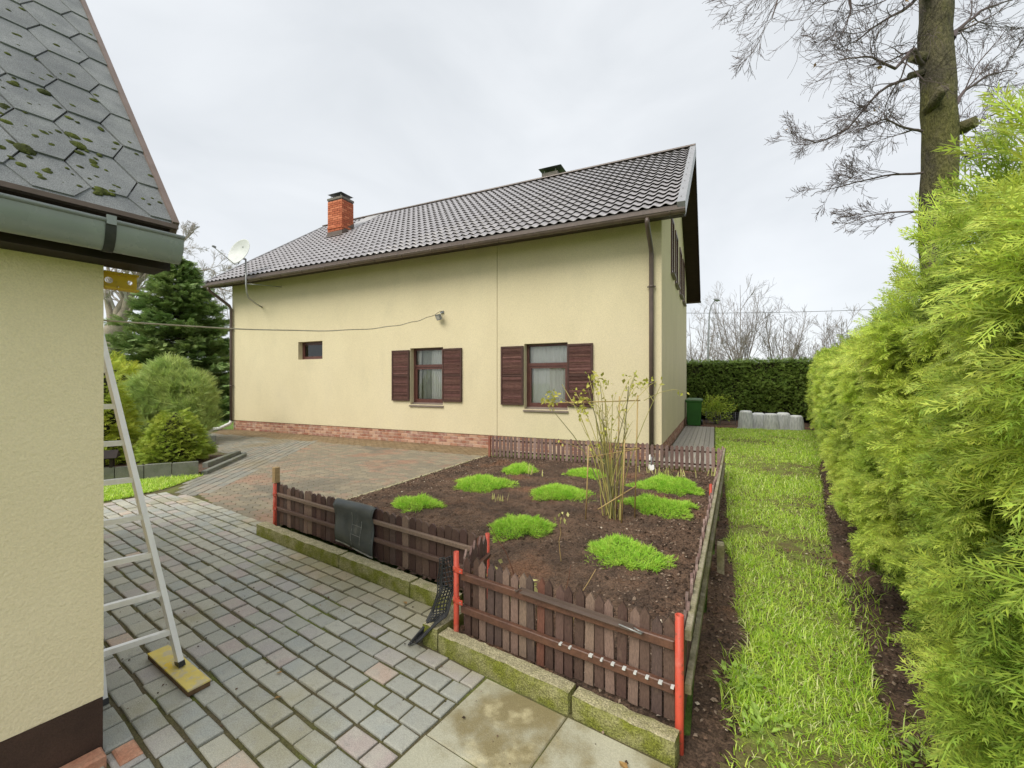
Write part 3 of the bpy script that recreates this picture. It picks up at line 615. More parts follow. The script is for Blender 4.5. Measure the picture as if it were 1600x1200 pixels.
# lawn: soil with blades
LAWN = [(0.30, 1.2), (0.56, 1.3), (0.66, 2.0), (0.70, 2.5), (0.80, 3.1), (0.82, 3.6), (0.95, 4.6), (1.05, 5.4), (1.30, 6.9), (1.75, 9.6), (2.5, 13), (3.2, 17.2), (0.02, 16.6), (0.02, 9.5), (0.14, 8.2), (0.17, 6.9), (0.13, 6), (0.15, 5.2), (0.09, 4.7), (0.16, 4.1), (0.13, 3.4), (0.20, 3.0), (0.07, 2.6), (0.12, 2.2), (0.02, 1.9), (0.05, 1.2)]
soil_sheet('lawn', LAWN, 0.016, 0.016, 0.06, 'lawn_soil', 'strip of bright green lawn between bed and hedge', 3)
def grass_field(name, poly, n, h, w, m, label, seed, near=None, z=0.012, lean=0.55):
    g = np.random.default_rng(seed); P = np.array(poly)
    p = g.uniform(P.min(0), P.max(0), (n, 2)); p = p[poly_in(p, poly)]
    if near is not None:
        p = p[g.random(len(p)) < near(p)]
    dens = noise2(p[:, 0] * 1.4, p[:, 1] * 1.4, seed + 9); p = p[dens + g.normal(0, 0.9, len(p)) > -1.25]
    k = len(p); cl = noise2(p[:, 0] * 1.7, p[:, 1] * 1.7, seed + 1)
    an = g.uniform(0, 6.28, k) + cl * 0.4; ln = np.abs(g.normal(0, lean, k)) + 0.12
    X = np.stack([np.cos(an) * ln, np.sin(an) * ln, np.ones(k)], -1); N = np.stack([-np.cos(an), -np.sin(an), ln], -1)
    d = np.hypot(p[:, 0], p[:, 1])
    hh = h * g.uniform(0.5, 1.35, k) * (1 + 0.14 * cl); ww = w * g.uniform(0.7, 1.3, k) * np.clip(d / 5.0, 1.0, 2.6)
    V, F = scatter(*BLADE, np.concatenate([p, np.full((k, 1), z)], 1), X, N, np.stack([hh, ww, hh], -1))
    return tag(obj(name, nmesh(name, V, F, m), None), label, kind='stuff')
grass_field('grass', LAWN, 360000, 0.058, 0.0046, 'grass', 'short wet lawn grass blades', 11, near=lambda p: np.clip(4.0 / (p[:, 1] + 0.6), 0.16, 1.0), lean=1.35)
EDGE = [(0.02, 1.0), (0.32, 1.0), (0.36, 3.0), (0.34, 6), (0.30, 8), (0.16, 8), (0.10, 4), (0.02, 2.2)]
grass_field('edge_grass', EDGE, 9000, 0.075, 0.0048, 'grass', 'longer grass tufts straying along the bed fence', 12, near=lambda p: (noise2(p[:, 0] * 3, p[:, 1] * 3, 77) > 0.9) * 0.9, lean=0.7)
EDGE2 = [(0.50, 1.2), (0.85, 1.2), (1.0, 3.4), (1.2, 5), (1.5, 7.3), (1.2, 7.2), (0.90, 4.6), (0.72, 3.3)]
grass_field('hedge_side_grass', EDGE2, 12000, 0.085, 0.005, 'grass', 'straggling grass tufts creeping towards the hedge soil', 13, near=lambda p: (noise2(p[:, 0] * 2.5, p[:, 1] * 2.5, 78) > 0.5) * 0.9, lean=0.8)
PATCH = [(-7.42, 2.6), (-7.32, 3.1), (-7.45, 3.62), (-7.86, 4.34), (-8.65, 3.3), (-9.2, 2.5)]
soil_sheet('grass_patch', PATCH, 0.012, 0.012, 0.06, 'lawn_soil', 'small grass patch in front of the concrete panels', 4)
grass_field('patch_grass', PATCH, 26000, 0.06, 0.005, 'grass', 'grass blades in front of the concrete panel wall', 14, lean=0.6)
# broad-leaved weeds at the lawn edge
for i, (x, y, s) in enumerate(((0.20, 2.22, 0.13), (0.10, 2.55, 0.10), (0.33, 1.95, 0.12), (0.80, 2.3, 0.11))):
    g = np.random.default_rng(40 + i); k = 46; an = g.uniform(0, 6.28, k); rad = g.uniform(0.1, 1, k) * s
    pos = np.stack([x + np.cos(an) * rad, y + np.sin(an) * rad, 0.02 + g.uniform(0, 0.05, k)], -1)
    V, F = scatter(*LEAF, pos, np.stack([np.cos(an), np.sin(an), g.uniform(0, .6, k)], -1), np.array((0, 0, 1.)) + g.normal(0, .3, (k, 3)), g.uniform(0.025, 0.05, k))
    lab = ['leafy green weed by the foot of the red corner post', 'small leafy weed against the side picket fence', 'low leafy weed nearest the bottom of the picture on the lawn edge', 'leafy weed at the hedge side of the lawn'][i]
    wt = thing('weed', lab, 'weed', (x, y, 0.02), 'weeds at the lawn edge'); obj('leaves', nmesh('leaves', V, F, 'weed'), None, wt)

# ------------------------------------------------------------------ the house
XL, XR, YW, YB, ZP, ZT = -14.85, -0.97, 9.13, 17.57, 0.335, 4.95
YE, ZE, YR, ZR = 8.54, 4.92, 13.35, 8.35
PITCH = math.atan2(ZR - ZE, YR - YE); cp, sp = math.cos(PITCH), math.sin(PITCH)
VL, VR = -15.32, -0.50
house = thing('house', 'cream rendered house with brown metal tile roof and louvred shutters', 'house', (-8, 13.3, 0))
OPEN = [(-11.60, -10.56, 2.31, 2.85), (-7.30, -6.26, 1.03, 2.51), (-4.00, -2.95, 0.99, 2.50)]
def wall_front():
    b = MB()
    for x0, x1 in ((XL, -4.716), (-4.704, XR)):
        op = [o for o in OPEN if x0 < o[0] < x1]
        xs = sorted({x0, x1, *[v for o in op for v in o[:2]]}); zs = sorted({ZP, ZT, *[v for o in op for v in o[2:]]})
        for i in range(len(xs) - 1):
            for j in range(len(zs) - 1):
                mx, mz = (xs[i] + xs[i + 1]) / 2, (zs[j] + zs[j + 1]) / 2
                if any(o[0] < mx < o[1] and o[2] < mz < o[3] for o in op): continue
                b.add([(xs[i], YW, zs[j]), (xs[i + 1], YW, zs[j]), (xs[i + 1], YW, zs[j + 1]), (xs[i], YW, zs[j + 1])], [(0, 1, 2, 3)])
        for o in op:
            X0, X1, Z0, Z1 = o; d = YW + 0.345
            b.add([(X0, YW, Z0), (X0, d, Z0), (X0, d, Z1), (X0, YW, Z1), (X1, YW, Z0), (X1, d, Z0), (X1, d, Z1), (X1, YW, Z1)], [(0, 3, 2, 1), (4, 5, 6, 7), (3, 7, 6, 2), (0, 1, 5, 4)])
        b.add([(x0, YW, ZP), (x1, YW, ZP), (x1, YW + 0.05, ZP), (x0, YW + 0.05, ZP)], [(0, 3, 2, 1)])
        for xx in (x0, x1):
            if xx not in (XL, XR): b.add([(xx, YW, ZP), (xx, YW + 0.04, ZP), (xx, YW + 0.04, ZT), (xx, YW, ZT)], [(0, 1, 2, 3)])
    b.build('front_wall', 'stucco', house)
    b = MB(); b.box(-4.75, -4.67, YW + 0.03, YW + 0.05, ZP, ZT); b.build('expansion_joint', 'cable_beige', house)
wall_front()
zg = lambda y: ZE + (ZR - ZE) * (min(y, 2 * YR - y) - YE) / (YR - YE) - 0.14
for x, nm in ((XR, 'gable_wall'), (XL, 'gable_wall')):
    b = MB(); s = 1 if x == XR else -1
    P = [(x, YW, ZP), (x, YB, ZP), (x, YB, zg(YB)), (x, YR, zg(YR)), (x, YW, zg(YW))]
    b.add(P + [(x - s * 0.05, p[1], p[2]) for p in P], [(0, 1, 2, 3, 4) if s > 0 else (4, 3, 2, 1, 0), (0, 5, 6, 1) if s > 0 else (1, 6, 5, 0)]); b.build(nm, 'stucco', house)
b = MB(); b.add([(XL, YB, 0), (XR, YB, 0), (XR, YB, ZT), (XL, YB, ZT)], [(3, 2, 1, 0)]); b.build('rear_wall', 'stucco', house)
# brick plinth
b = MB(); y0 = YW + 0.028
b.add([(XL + 0.02, y0, -0.05), (XR - 0.028, y0, -0.05), (XR - 0.028, YB, -0.05), (XL + 0.02, YB, -0.05), (XL + 0.02, y0, ZP), (XR - 0.028, y0, ZP), (XR - 0.028, YB, ZP), (XL + 0.02, YB, ZP)],
      [(0, 1, 5, 4), (1, 2, 6, 5), (3, 0, 4, 7)]); plinth = b.build('plinth', 'mortar', house)
def brick_b(L, H, D):
    b = MB(); b.cbox((0, 0, 0), (1, 0, 0), (0, 0, 1), (0, -1, 0), -L / 2, L / 2, -H / 2, H / 2, -0.01, D, 0.003); return b
BK = brick_b(0.215, 0.066, 0.010); BKM = BK.mesh('brick'); BKM.materials.append(MATS['plinth_brick'])
nb = 0; items = []
for j in range(4):
    z = 0.045 + j * 0.081
    for i in range(62):
        x = -14.70 + i * 0.2245 + (0.112 if j % 2 else 0)
        if x > XR - 0.14: continue
        M = Matrix.Translation((x, y0, z))
        if x < -3.2 and nb < 215: place('brick', BKM, plinth, M); nb += 1
        else: items.append((0, M))
for i in range(37):
    for j in range(4):
        y = YW + 0.16 + i * 0.2245 + (0.112 if j % 2 else 0)
        M = Matrix.Translation((XR - 0.028, y, 0.045 + j * 0.081)) @ Matrix.Rotation(math.radians(90), 4, 'Z')
        if nb < 300 and j > 0: place('brick', BKM, plinth, M); nb += 1
        else: items.append((0, M))
joined('hidden_bricks', items, [BK], 'plinth_brick', plinth)

# windows
def ring(b, x0, x1, z0, z1, y0, y1, w, wb=None):
    wb = wb or w
    b.box(x0, x0 + w, y0, y1, z0, z1); b.box(x1 - w, x1, y0, y1, z0, z1)
    b.box(x0 + w, x1 - w, y0 + 0.001, y1 - 0.001, z1 - w, z1); b.box(x0 + w, x1 - w, y0 + 0.001, y1 - 0.001, z0, z0 + wb)
def curtain(x0, x1, z0, z1, y, parent, seed, cm='curtain'):
    g = np.random.default_rng(seed); n = 90; xs = np.linspace(x0, x1, n); ph = np.cumsum(g.uniform(0.25, 0.75, n)); yy = y + 0.018 * np.sin(ph) + 0.008 * np.sin(ph * 2.3)
    V = np.concatenate([np.stack([xs, yy, np.full(n, z0)], -1), np.stack([xs, yy * 0.3 + y * 0.7, np.full(n, z1)], -1)])
    F = np.stack([np.arange(n - 1), np.arange(1, n), n + np.arange(1, n), n + np.arange(n - 1)], -1)
    obj('curtain', nmesh('curtain', V, F, cm, True), None, parent)
for wi, (x0, x1, z0, z1) in enumerate(OPEN):
    big = wi > 0; yf = YW + 0.15
    b = MB(); ring(b, x0 + 0.002, x1 - 0.002, z0 + 0.002, z1 - 0.002, yf, yf + 0.07, 0.055 if big else 0.06)
    win = b.build('window', 'frame_brown', house)
    if big:
        zt = z0 + (z1 - z0) * 0.685
        b = MB(); b.box(x0 + 0.057, x1 - 0.057, yf - 0.006, yf + 0.06, zt - 0.035, zt + 0.035); b.build('transom', 'frame_brown', win)
        b = MB(); ring(b, x0 + 0.058, x1 - 0.058, z0 + 0.058, zt - 0.036, yf + 0.008, yf + 0.055, 0.052, 0.085); b.build('sash', 'frame_brown', win)
        for (a, c, d, e) in ((x0 + 0.057, x1 - 0.057, zt + 0.035, z1 - 0.057), (x0 + 0.11, x1 - 0.11, z0 + 0.143, zt - 0.088)):
            b = MB(); b.add([(a, yf + 0.03, d), (c, yf + 0.03, d), (c, yf + 0.03, e), (a, yf + 0.03, e)], [(0, 1, 2, 3)]); b.build('pane', 'glass', win)
        cx0 = x0 + (0.50 if wi == 1 else 0.02)
        curtain(x0 + 0.004, x1 - 0.004, z0 + 0.01, z1 - 0.004, YW + 0.315, win, 20 + wi, 'sheer')
        curtain(cx0, x1 - 0.004, z0 + 0.01, z1 - 0.004, YW + 0.262, win, wi)
        if wi == 1: curtain(x0 + 0.004, x0 + 0.17, z0 + 0.01, z1 - 0.004, YW + 0.262, win, 9)
        b = MB(); b.add([(x0 - 0.02, YW - 0.035, z0 - 0.03), (x1 + 0.02, YW - 0.035, z0 - 0.03), (x1 - 0.003, yf + 0.01, z0 + 0.05), (x0 + 0.003, yf + 0.01, z0 + 0.05),
                         (x0 - 0.02, YW - 0.035, z0 - 0.06), (x1 + 0.02, YW - 0.035, z0 - 0.06), (x1 - 0.003, yf + 0.01, z0 + 0.003), (x0 + 0.003, yf + 0.01, z0 + 0.003)],
                        [(0, 1, 2, 3), (4, 5, 1, 0), (5, 6, 2, 1), (7, 4, 0, 3), (7, 6, 5, 4)]); b.build('sill', 'sill_metal', win)
        for sx0, sx1 in ((x0 - 0.59, x0 - 0.012), (x1 + 0.0, x1 + 0.575)):
            sz0, sz1 = z0 + 0.09, z1 - 0.045
            b = MB(); ring(b, sx0, sx1, sz0, sz1, YW - 0.052, YW - 0.008, 0.042); b.box(sx0 + 0.042, sx1 - 0.042, YW - 0.046, YW - 0.012, (sz0 + sz1) / 2 - 0.02, (sz0 + sz1) / 2 + 0.02)
            b.box(sx0 + 0.03, sx1 - 0.03, YW - 0.016, YW - 0.010, sz0 + 0.03, sz1 - 0.03)
            sh = b.build('shutter', 'shutter_frame', house)
            ns = 40; hz = (sz1 - sz0 - 0.084) / ns
            sb = MB(); sb.obox((0, 0, 0), (1, 0, 0), (0, 0.86, 0.5), (0, -0.5, 0.86), -(sx1 - sx0) / 2 + 0.043, (sx1 - sx0) / 2 - 0.043, -0.005, 0.005, -hz * 0.5, hz * 0.5)
            sm = sb.mesh('slat'); sm.materials.append(MATS['shutter_wood'])
            for k in range(ns):
                z = sz0 + 0.042 + hz * (k + 0.5)
                if abs(z - (sz0 + sz1) / 2) < 0.02 + hz * 0.3: continue
                place('slat', sm, sh, Matrix.Translation(((sx0 + sx1) / 2, YW - 0.034 + rr_.uniform(-0.003, 0.003), z)) @ Matrix.Rotation(rr_.gauss(0, 0.006), 4, 'Y') @ Matrix.Rotation(rr_.gauss(0, 0.10), 4, 'X'))
    else:
        b = MB(); a, c, d, e = x0 + 0.062, x1 - 0.062, z0 + 0.062, z1 - 0.062
        ring(b, a, c, d, e, yf + 0.01, yf + 0.05, 0.035); b.build('sash', 'frame_brown', win)
        b = MB(); b.add([(a + .03, yf + .03, d + .03), (c - .03, yf + .03, d + .03), (c - .03, yf + .03, e - .03), (a + .03, yf + .03, e - .03)], [(0, 1, 2, 3)]); b.build('pane', 'glass', win)
    b = MB(); b.add([(x0 - 0.3, YW + 0.34, z0 - 0.3), (x1 + 0.3, YW + 0.34, z0 - 0.3), (x1 + 0.3, YW + 0.34, z1 + 0.3), (x0 - 0.3, YW + 0.34, z1 + 0.3),
                     (x0 - 0.3, YW + 2.0, z0 - 0.3), (x1 + 0.3, YW + 2.0, z0 - 0.3), (x1 + 0.3, YW + 2.0, z1 + 0.3), (x0 - 0.3, YW + 2.0, z1 + 0.3)],
                    [(4, 5, 6, 7), (0, 4, 7, 3), (1, 2, 6, 5), (3, 7, 6, 2), (0, 1, 5, 4)]); b.build('room', 'room_dark', win)
for y0_, y1_, z0_, z1_ in ((11.15, 11.85, 4.30, 5.72), (12.35, 13.15, 4.30, 5.72), (13.95, 14.75, 4.30, 5.72), (15.3, 16.1, 4.30, 5.72)):
    b = MB(); x = XR
    for p in ((y0_, y0_ + 0.07, z0_, z1_), (y1_ - 0.07, y1_, z0_, z1_), (y0_ + 0.07, y1_ - 0.07, z1_ - 0.07, z1_), (y0_ + 0.07, y1_ - 0.07, z0_, z0_ + 0.07)): b.box(x - 0.01, x + 0.03, *p)
    win = b.build('window', 'frame_brown', house)
    b = MB(); b.add([(x + .008, y0_ + .06, z0_ + .06), (x + .008, y1_ - .06, z0_ + .06), (x + .008, y1_ - .06, z1_ - .06), (x + .008, y0_ + .06, z1_ - .06)], [(0, 1, 2, 3)]); b.build('pane', 'glass', win)
    b = MB(); b.box(x - 0.005, x + 0.09, y0_ - 0.03, y1_ + 0.03, z0_ - 0.04, z0_ - 0.003); b.build('sill', 'sill_metal', win)

# roof: deck, tiles, trims
def rp(s, n, x, back=False):       # point on the slope: s metres up from the eave, n metres out of it
    y, z = YE + s * cp - n * sp, ZE + s * sp + n * cp
    return (x, 2 * YR - y if back else y, z)
SL = (YR - YE) / cp
b = MB()
prof = [(YE, ZE - 0.02), (YR, ZR - 0.02), (2 * YR - YE, ZE - 0.02), (2 * YR - YE, ZE - 0.20), (2 * YR - YE - 0.2, ZE - 0.20 + 0.2 * math.tan(PITCH) * 0.0), (YR, ZR - 0.22), (YE + 0.2, ZE - 0.20), (YE, ZE - 0.20)]
prof = [(YE, ZE - 0.02), (YR, ZR - 0.02), (2 * YR - YE, ZE - 0.02), (2 * YR - YE, ZE - 0.17), (YR, ZR - 0.19), (YE, ZE - 0.17)]
n = len(prof); V = [(VL + 0.01, y, z) for y, z in prof] + [(VR - 0.01, y, z) for y, z in prof]
b.add(V, [(0, 1, 4, 5), (1, 2, 3, 4), (n + 5, n + 4, n + 1, n), (n + 4, n + 3, n + 2, n + 1)] + [(i, n + i, n + (i + 1) % n, (i + 1) % n) for i in range(n)])
roof = b.build('roof', 'soffit_brown', house)
b = MB(); q = [(x, y, z) for x in (VL + 0.02, VR - 0.02) for y, z in ((YE + 0.012, ZE - 0.19), (YW + 0.02, ZE - 0.03), (YW + 0.02, ZE), (YE + 0.012, ZE - 0.174))]; b.add(q, [(0, 4, 5, 1), (1, 5, 6, 2), (2, 6, 7, 3), (3, 7, 4, 0), (0, 1, 2, 3), (7, 6, 5, 4)]); b.build('soffit', 'soffit_brown', roof)
b = MB(); b.box(VL, VR, YE - 0.018, YE - 0.002, ZE - 0.19, ZE - 0.005); b.build('fascia', 'gutter_brown', roof)
NR, TW = 18, 0.2095
RH = SL / NR
def tile_b():
    b = MB(); k = 10; h = 0.040; st = 0.029
    xs = np.linspace(0, TW, k + 1); zz = h * (0.5 + 0.5 * np.cos(2 * math.pi * xs / TW)) ** 1.35
    rows = [(0.0, st - 0.005, 1.0), (0.0015, st, 1.0), (RH * 0.5, st * 0.5, 1.0), (RH + 0.035, -0.012, 1.0)]
    V = [(x - TW / 2, y, o + z * f) for (y, o, f) in rows for x, z in zip(xs, zz)]
    F = [(r * (k + 1) + i, r * (k + 1) + i + 1, (r + 1) * (k + 1) + i + 1, (r + 1) * (k + 1) + i) for r in range(len(rows) - 1) for i in range(k)]
    b.add(V, F, False); b.sm = [i >= k for i in range(len(F))]; return b
TB = tile_b(); TBM = TB.mesh('roof_tile'); TBM.materials.append(MATS['roof_metal'])
NT = int((VR - 0.13 - VL) / TW); items = []
cols = [VR - 0.13 - TW * (i + 0.5) for i in range(NT)]
cand = []
CHX0, CHX1, CHY0, CHY1 = -12.77, -12.06, 11.27, 11.82
for i, x in enumerate(cols):
    for j in range(NR):
        y = YE + (j + 0.5) * RH * cp
        if CHX0 - 0.05 < x < CHX1 + 0.08 and y > CHY0 + 0.1: continue
        p = rp(j * RH - 0.03, 0.0, x)
        cand.append((math.hypot(p[0] * 1.0, p[1]), Matrix.Translation(p) @ Matrix.Rotation(PITCH, 4, 'X')))
cand.sort(key=lambda c: c[0])
for q, (_, M) in enumerate(cand):
    if q < 300: place('roof_tile', TBM, roof, M)
    else: items.append((0, M))
joined('far_roof_tiles', items, [TB], 'roof_metal', roof)
b = MB(); b.add([rp(0, 0.02, VL, True), rp(0, 0.02, VR, True), rp(SL, 0.02, VR, True), rp(SL, 0.02, VL, True)], [(0, 1, 2, 3)]); b.build('rear_roof_sheet', 'roof_metal', roof)
for nm, x0, x1 in (('verge_flashing', VR - 0.135, VR + 0.012), ('verge_flashing', VL - 0.012, VL + 0.10)):
    for back in (False, True):
        b = MB(); q = [rp(-0.05, 0.062, x0, back), rp(-0.05, 0.062, x1, back), rp(SL + 0.01, 0.062, x1, back), rp(SL + 0.01, 0.062, x0, back)]
        w = [rp(-0.05, 0.0, x0, back), rp(-0.05, -0.20, x1, back), rp(SL + 0.01, -0.20, x1, back), rp(SL + 0.01, 0.0, x0, back)]
        b.add(q + w, [(0, 1, 2, 3), (1, 5, 6, 2), (0, 3, 7, 4), (4, 5, 1, 0)] if not back else [(3, 2, 1, 0), (2, 6, 5, 1), (4, 7, 3, 0), (0, 1, 5, 4)])
        fl = b.build(nm, 'roof_trim', roof)
        if x1 > -1 and not back:
            for k in range(9):
                c = rp(0.3 + k * 0.63, 0.064, x0 + 0.06); s_ = MB(); s_.lathe([(0.011, 0), (0.011, 0.006), (0.0005, 0.008)], c, 6, (0, -sp, cp)); s_.build('screw', 'gutter_brown', fl)
b = MB()
kk = 8; rv = [(YR + 0.11 * math.cos(math.pi * i / kk), ZR + 0.015 + 0.075 * math.sin(math.pi * i / kk)) for i in range(kk + 1)]
V = [(VL - 0.01, y, z) for y, z in rv] + [(VR + 0.01, y, z) for y, z in rv]
b.add(V, [(i, i + 1, kk + 2 + i, kk + 1 + i) for i in range(kk)] + [tuple(range(kk + 1)), tuple(range(2 * kk + 1, kk, -1))], False); b.build('ridge_cap', 'gutter_brown', roof)
b = MB(); q = [rp((CHY1 - YE) / cp - 0.2, 0.055, CHX0 - 0.03), rp((CHY1 - YE) / cp - 0.2, 0.055, CHX1 + 0.05), rp(SL, 0.055, CHX1 + 0.05), rp(SL, 0.055, CHX0 - 0.03)]
b.add(q + [(p[0], p[1], p[2] - 0.06) for p in q], [(0, 1, 2, 3), (1, 5, 6, 2), (4, 0, 3, 7), (4, 5, 1, 0)]); b.build('back_flashing', 'flashing', roof)
# gutters and downpipes
def gutter(y, z, x0, x1, r, m, parent, out=-1):
    b = MB(); k = 10; A = [math.pi * i / k for i in range(k + 1)]
    for rr, fl in ((r, 1), (r - 0.006, -1)):
        V = [(x, y + rr * math.cos(a), z - rr * math.sin(a)) for x in (x0, x1) for a in A]
        b.add(V, [((i, i + 1, k + 2 + i, k + 1 + i) if fl > 0 else (k + 1 + i, k + 2 + i, i + 1, i)) for i in range(k)], True)
    for x in (x0, x1): b.add([(x, y + r * math.cos(a), z - r * math.sin(a)) for a in A], [tuple(range(k + 1))])
    b.tube([(x0, y + out * r, z + 0.004), (x1, y + out * r, z + 0.004)], 0.009, 6)
    return b.build('gutter', m, parent)
gt = gutter(YE - 0.085, ZE - 0.150, VL + 0.08, VR + 0.02, 0.062, 'gutter_brown', house)
for i in range(17):
    x = -15.0 + i * 0.89; b = MB(); b.tube([(x, YE - 0.085 + 0.066 * math.cos(a), ZE - 0.150 - 0.066 * math.sin(a)) for a in np.linspace(0, math.pi, 9)], 0.009, 5); b.build('gutter_bracket', 'gutter_brown', gt)
gutter(2 * YR - YE + 0.085, ZE - 0.150, VL + 0.08, VR + 0.02, 0.062, 'gutter_brown', house, 1)
def downpipe(x, top, pts, zb):
    b = MB(); b.tube(pts, 0.046, 12); d = b.build('downpipe', 'pipe_brown', house)
    for z in zb:
        c = MB(); c.lathe([(0.047, -0.02), (0.056, -0.02), (0.056, 0.02), (0.047, 0.02)], (pts[-1][0], pts[-1][1], z), 12); c.box(pts[-1][0] - 0.085, pts[-1][0] + 0.085, YW - 0.055, YW - 0.035, z - 0.012, z + 0.012); c.build('pipe_clip', 'pipe_brown', d)
gy = YE - 0.085
downpipe(-1.16, 0, [(-1.16, gy, ZE - 0.19), (-1.16, gy, ZE - 0.27), (-1.16, gy + 0.06, ZE - 0.33), (-1.16, YW - 0.12, ZE - 0.62), (-1.16, YW - 0.07, ZE - 0.72), (-1.16, YW - 0.07, 3), (-1.16, YW - 0.07, 0.12)], (3.55, 1.6))
downpipe(-14.9, 0, [(-15.0, gy, ZE - 0.19), (-15.0, gy, ZE - 0.27), (-14.99, gy + 0.06, ZE - 0.33), (-14.82, YW - 0.12, ZE - 0.72), (-14.80, YW - 0.07, ZE - 0.84), (-14.80, YW - 0.07, 3), (-14.80, YW - 0.07, 0.30)], (3.4, 1.5))
b = MB(); b.tube([(-14.80, YW - 0.07, 0.31), (-14.82, YW - 0.10, 0.22), (-14.98, YW - 0.34, 0.07), (-15.08, YW - 0.5, 0.055)], [0.05, 0.054, 0.056, 0.058], 12); b.build('outlet_elbow', 'white_paint', house)
b = MB(); b.tube([(-1.16, YW - 0.07, 0.13), (-1.15, YW - 0.12, 0.07), (-1.12, YW - 0.30, 0.045)], [0.05, 0.052, 0.054], 12); b.build('outlet_elbow', 'white_paint', house)

# chimney
def chimney(x0, x1, y0, y1, z0, z1):
    b = MB(); b.box(x0 + 0.012, x1 - 0.012, y0 + 0.012, y1 - 0.012, z0, z1 - 0.05); ch = b.build('chimney', 'chimney_mortar', roof)
    b = MB(); n = int((z1 - 0.07 - z0) / 0.078)
    for j in range(n):
        z = z0 + j * 0.078; ex = 0.022 if j in (n - 13, ) else 0.0
        for (ux, uy, vx, vy, L) in ((x0, y0, 1, 0, x1 - x0), (x1, y0, 0, 1, y1 - y0), (x1, y1, -1, 0, x1 - x0), (x0, y1, 0, -1, y1 - y0)):
            t = -0.12 if j % 2 else 0.0
            while t < L - 0.02:
                a, c = max(t, 0.0) + 0.004, min(t + 0.236, L) - 0.004
                if c - a > 0.03: b.cbox((ux, uy, z), (vx, vy, 0), (0, 0, 1), (vy, -vx, 0), a, c, 0.005, 0.073, -0.012, 0.001 + ex, 0.003)
                t += 0.244
    tag(b.build('brickwork', 'chimney_brick', ch), kind='stuff')
    b = MB(); b.box(x0 - 0.012, x1 + 0.012, y0 - 0.012, y1 + 0.012, z1 - 0.075, z1); b.build('cap_slab', 'concrete_cap', ch)
    b = MB(); cx, cy = (x0 + x1) / 2, (y0 + y1) / 2; w, d = (x1 - x0) / 2 - 0.02, (y1 - y0) / 2 + 0.02
    zz = z1 + 0.14; V = [(cx - w, cy - d, zz), (cx + w, cy - d, zz), (cx + w, cy + d, zz), (cx - w, cy + d, zz), (cx, cy, zz + 0.15)]
    b.add(V, [(0, 1, 4), (1, 2, 4), (2, 3, 4), (3, 0, 4), (3, 2, 1, 0)])
    hood = b.build('rain_hood', 'dark_grey_metal', ch)
    for sx in (-1, 1):
        for sy in (-1, 1): l = MB(); l.tube([(cx + sx * w * .72, cy + sy * d * .72, z1 - 0.002), (cx + sx * w * .72, cy + sy * d * .72, zz + 0.01)], 0.012, 6); l.build('hood_leg', 'grey_metal', hood)
    b = MB()
    for n_, w_ in ((0.06, 0.09), ):
        s0, s1 = (y0 - YE) / cp - 0.12, (y1 - YE) / cp + 0.08
        b.add([rp(s0, n_, x0 - w_), rp(s0, n_, x1 + w_), rp(s1, n_, x1 + w_), rp(s1, n_, x0 - w_)], [(0, 1, 2, 3)])
        zf = lambda y: ZE + (y - YE) / cp * sp + 0.07
        for (xa, ya, xb, yb) in ((x0 - .012, y0 - .012, x1 + .012, y0 - .012), (x1 + .012, y0 - .012, x1 + .012, y1 + .012), (x0 - .012, y1 + .012, x0 - .012, y0 - .012)):
            b.add([(xa, ya, zf(ya)), (xb, yb, zf(yb)), (xb, yb, zf(yb) + 0.14), (xa, ya, zf(ya) + 0.14)], [(0, 1, 2, 3)])
    b.build('base_flashing', 'gutter_brown', ch)
chimney(CHX0, CHX1, CHY0, CHY1, 6.70, 8.30)
b = MB(); b.box(-5.28, -4.72, 13.52, 13.95, 7.9, 8.66); vent = b.build('vent_stack', 'concrete_cap', roof)
b = MB(); V = [(-5.36, 13.40, 8.77), (-4.56, 13.40, 8.77), (-4.56, 14.06, 8.77), (-5.36, 14.06, 8.77), (-4.96, 13.73, 8.95)]
b.add(V, [(0, 1, 4), (1, 2, 4), (2, 3, 4), (3, 0, 4), (3, 2, 1, 0)]); b.build('rain_hood', 'dark_grey_metal', vent)
for x in (-5.2, -4.8):
    for y in (13.56, 13.9): b = MB(); b.tube([(x, y, 8.655), (x, y, 8.79)], 0.014, 6); b.build('hood_leg', 'grey_metal', vent)

# satellite dish
dish = thing('satellite_dish', 'white satellite dish on a bent mast at the house eave', 'satellite dish', (-13.32, 9.1, 4.06))
b = MB(); b.tube([(-13.32, 9.14, 4.06), (-13.22, 8.9, 4.10), (-13.02, 8.5, 4.22), (-12.95, 8.40, 4.36), (-12.94, 8.37, 4.6), (-12.94, 8.36, 5.38)], 0.024, 10); b.build('mast', 'grey_metal', dish)
b = MB(); b.tube([(-12.94, 8.37, 4.62), (-12.60, 8.75, 4.62), (-12.35, 9.13, 4.62)], 0.012, 6); b.build('brace', 'grey_metal', dish)
dn = unit(np.array([[0.08, -0.92, 0.30]]))[0]; dc = np.array((-13.0, 8.28, 5.54))
b = MB(); pr = [(0.0008, 0.0)] + [(0.41 * t, 0.11 * t * t) for t in (0.2, 0.4, 0.6, 0.8, 0.95, 1.0)] + [(0.423, 0.108), (0.415, 0.095)] + [(0.40 * t, 0.11 * t * t - 0.014) for t in (0.9, 0.6, 0.3)] + [(0.0008, -0.014)]
b.lathe(pr, dc, 32, dn); b.build('reflector', 'dish_white', dish)
up = unit(np.array([[0, 0, 1.0]]) - dn * dn[2])[0]
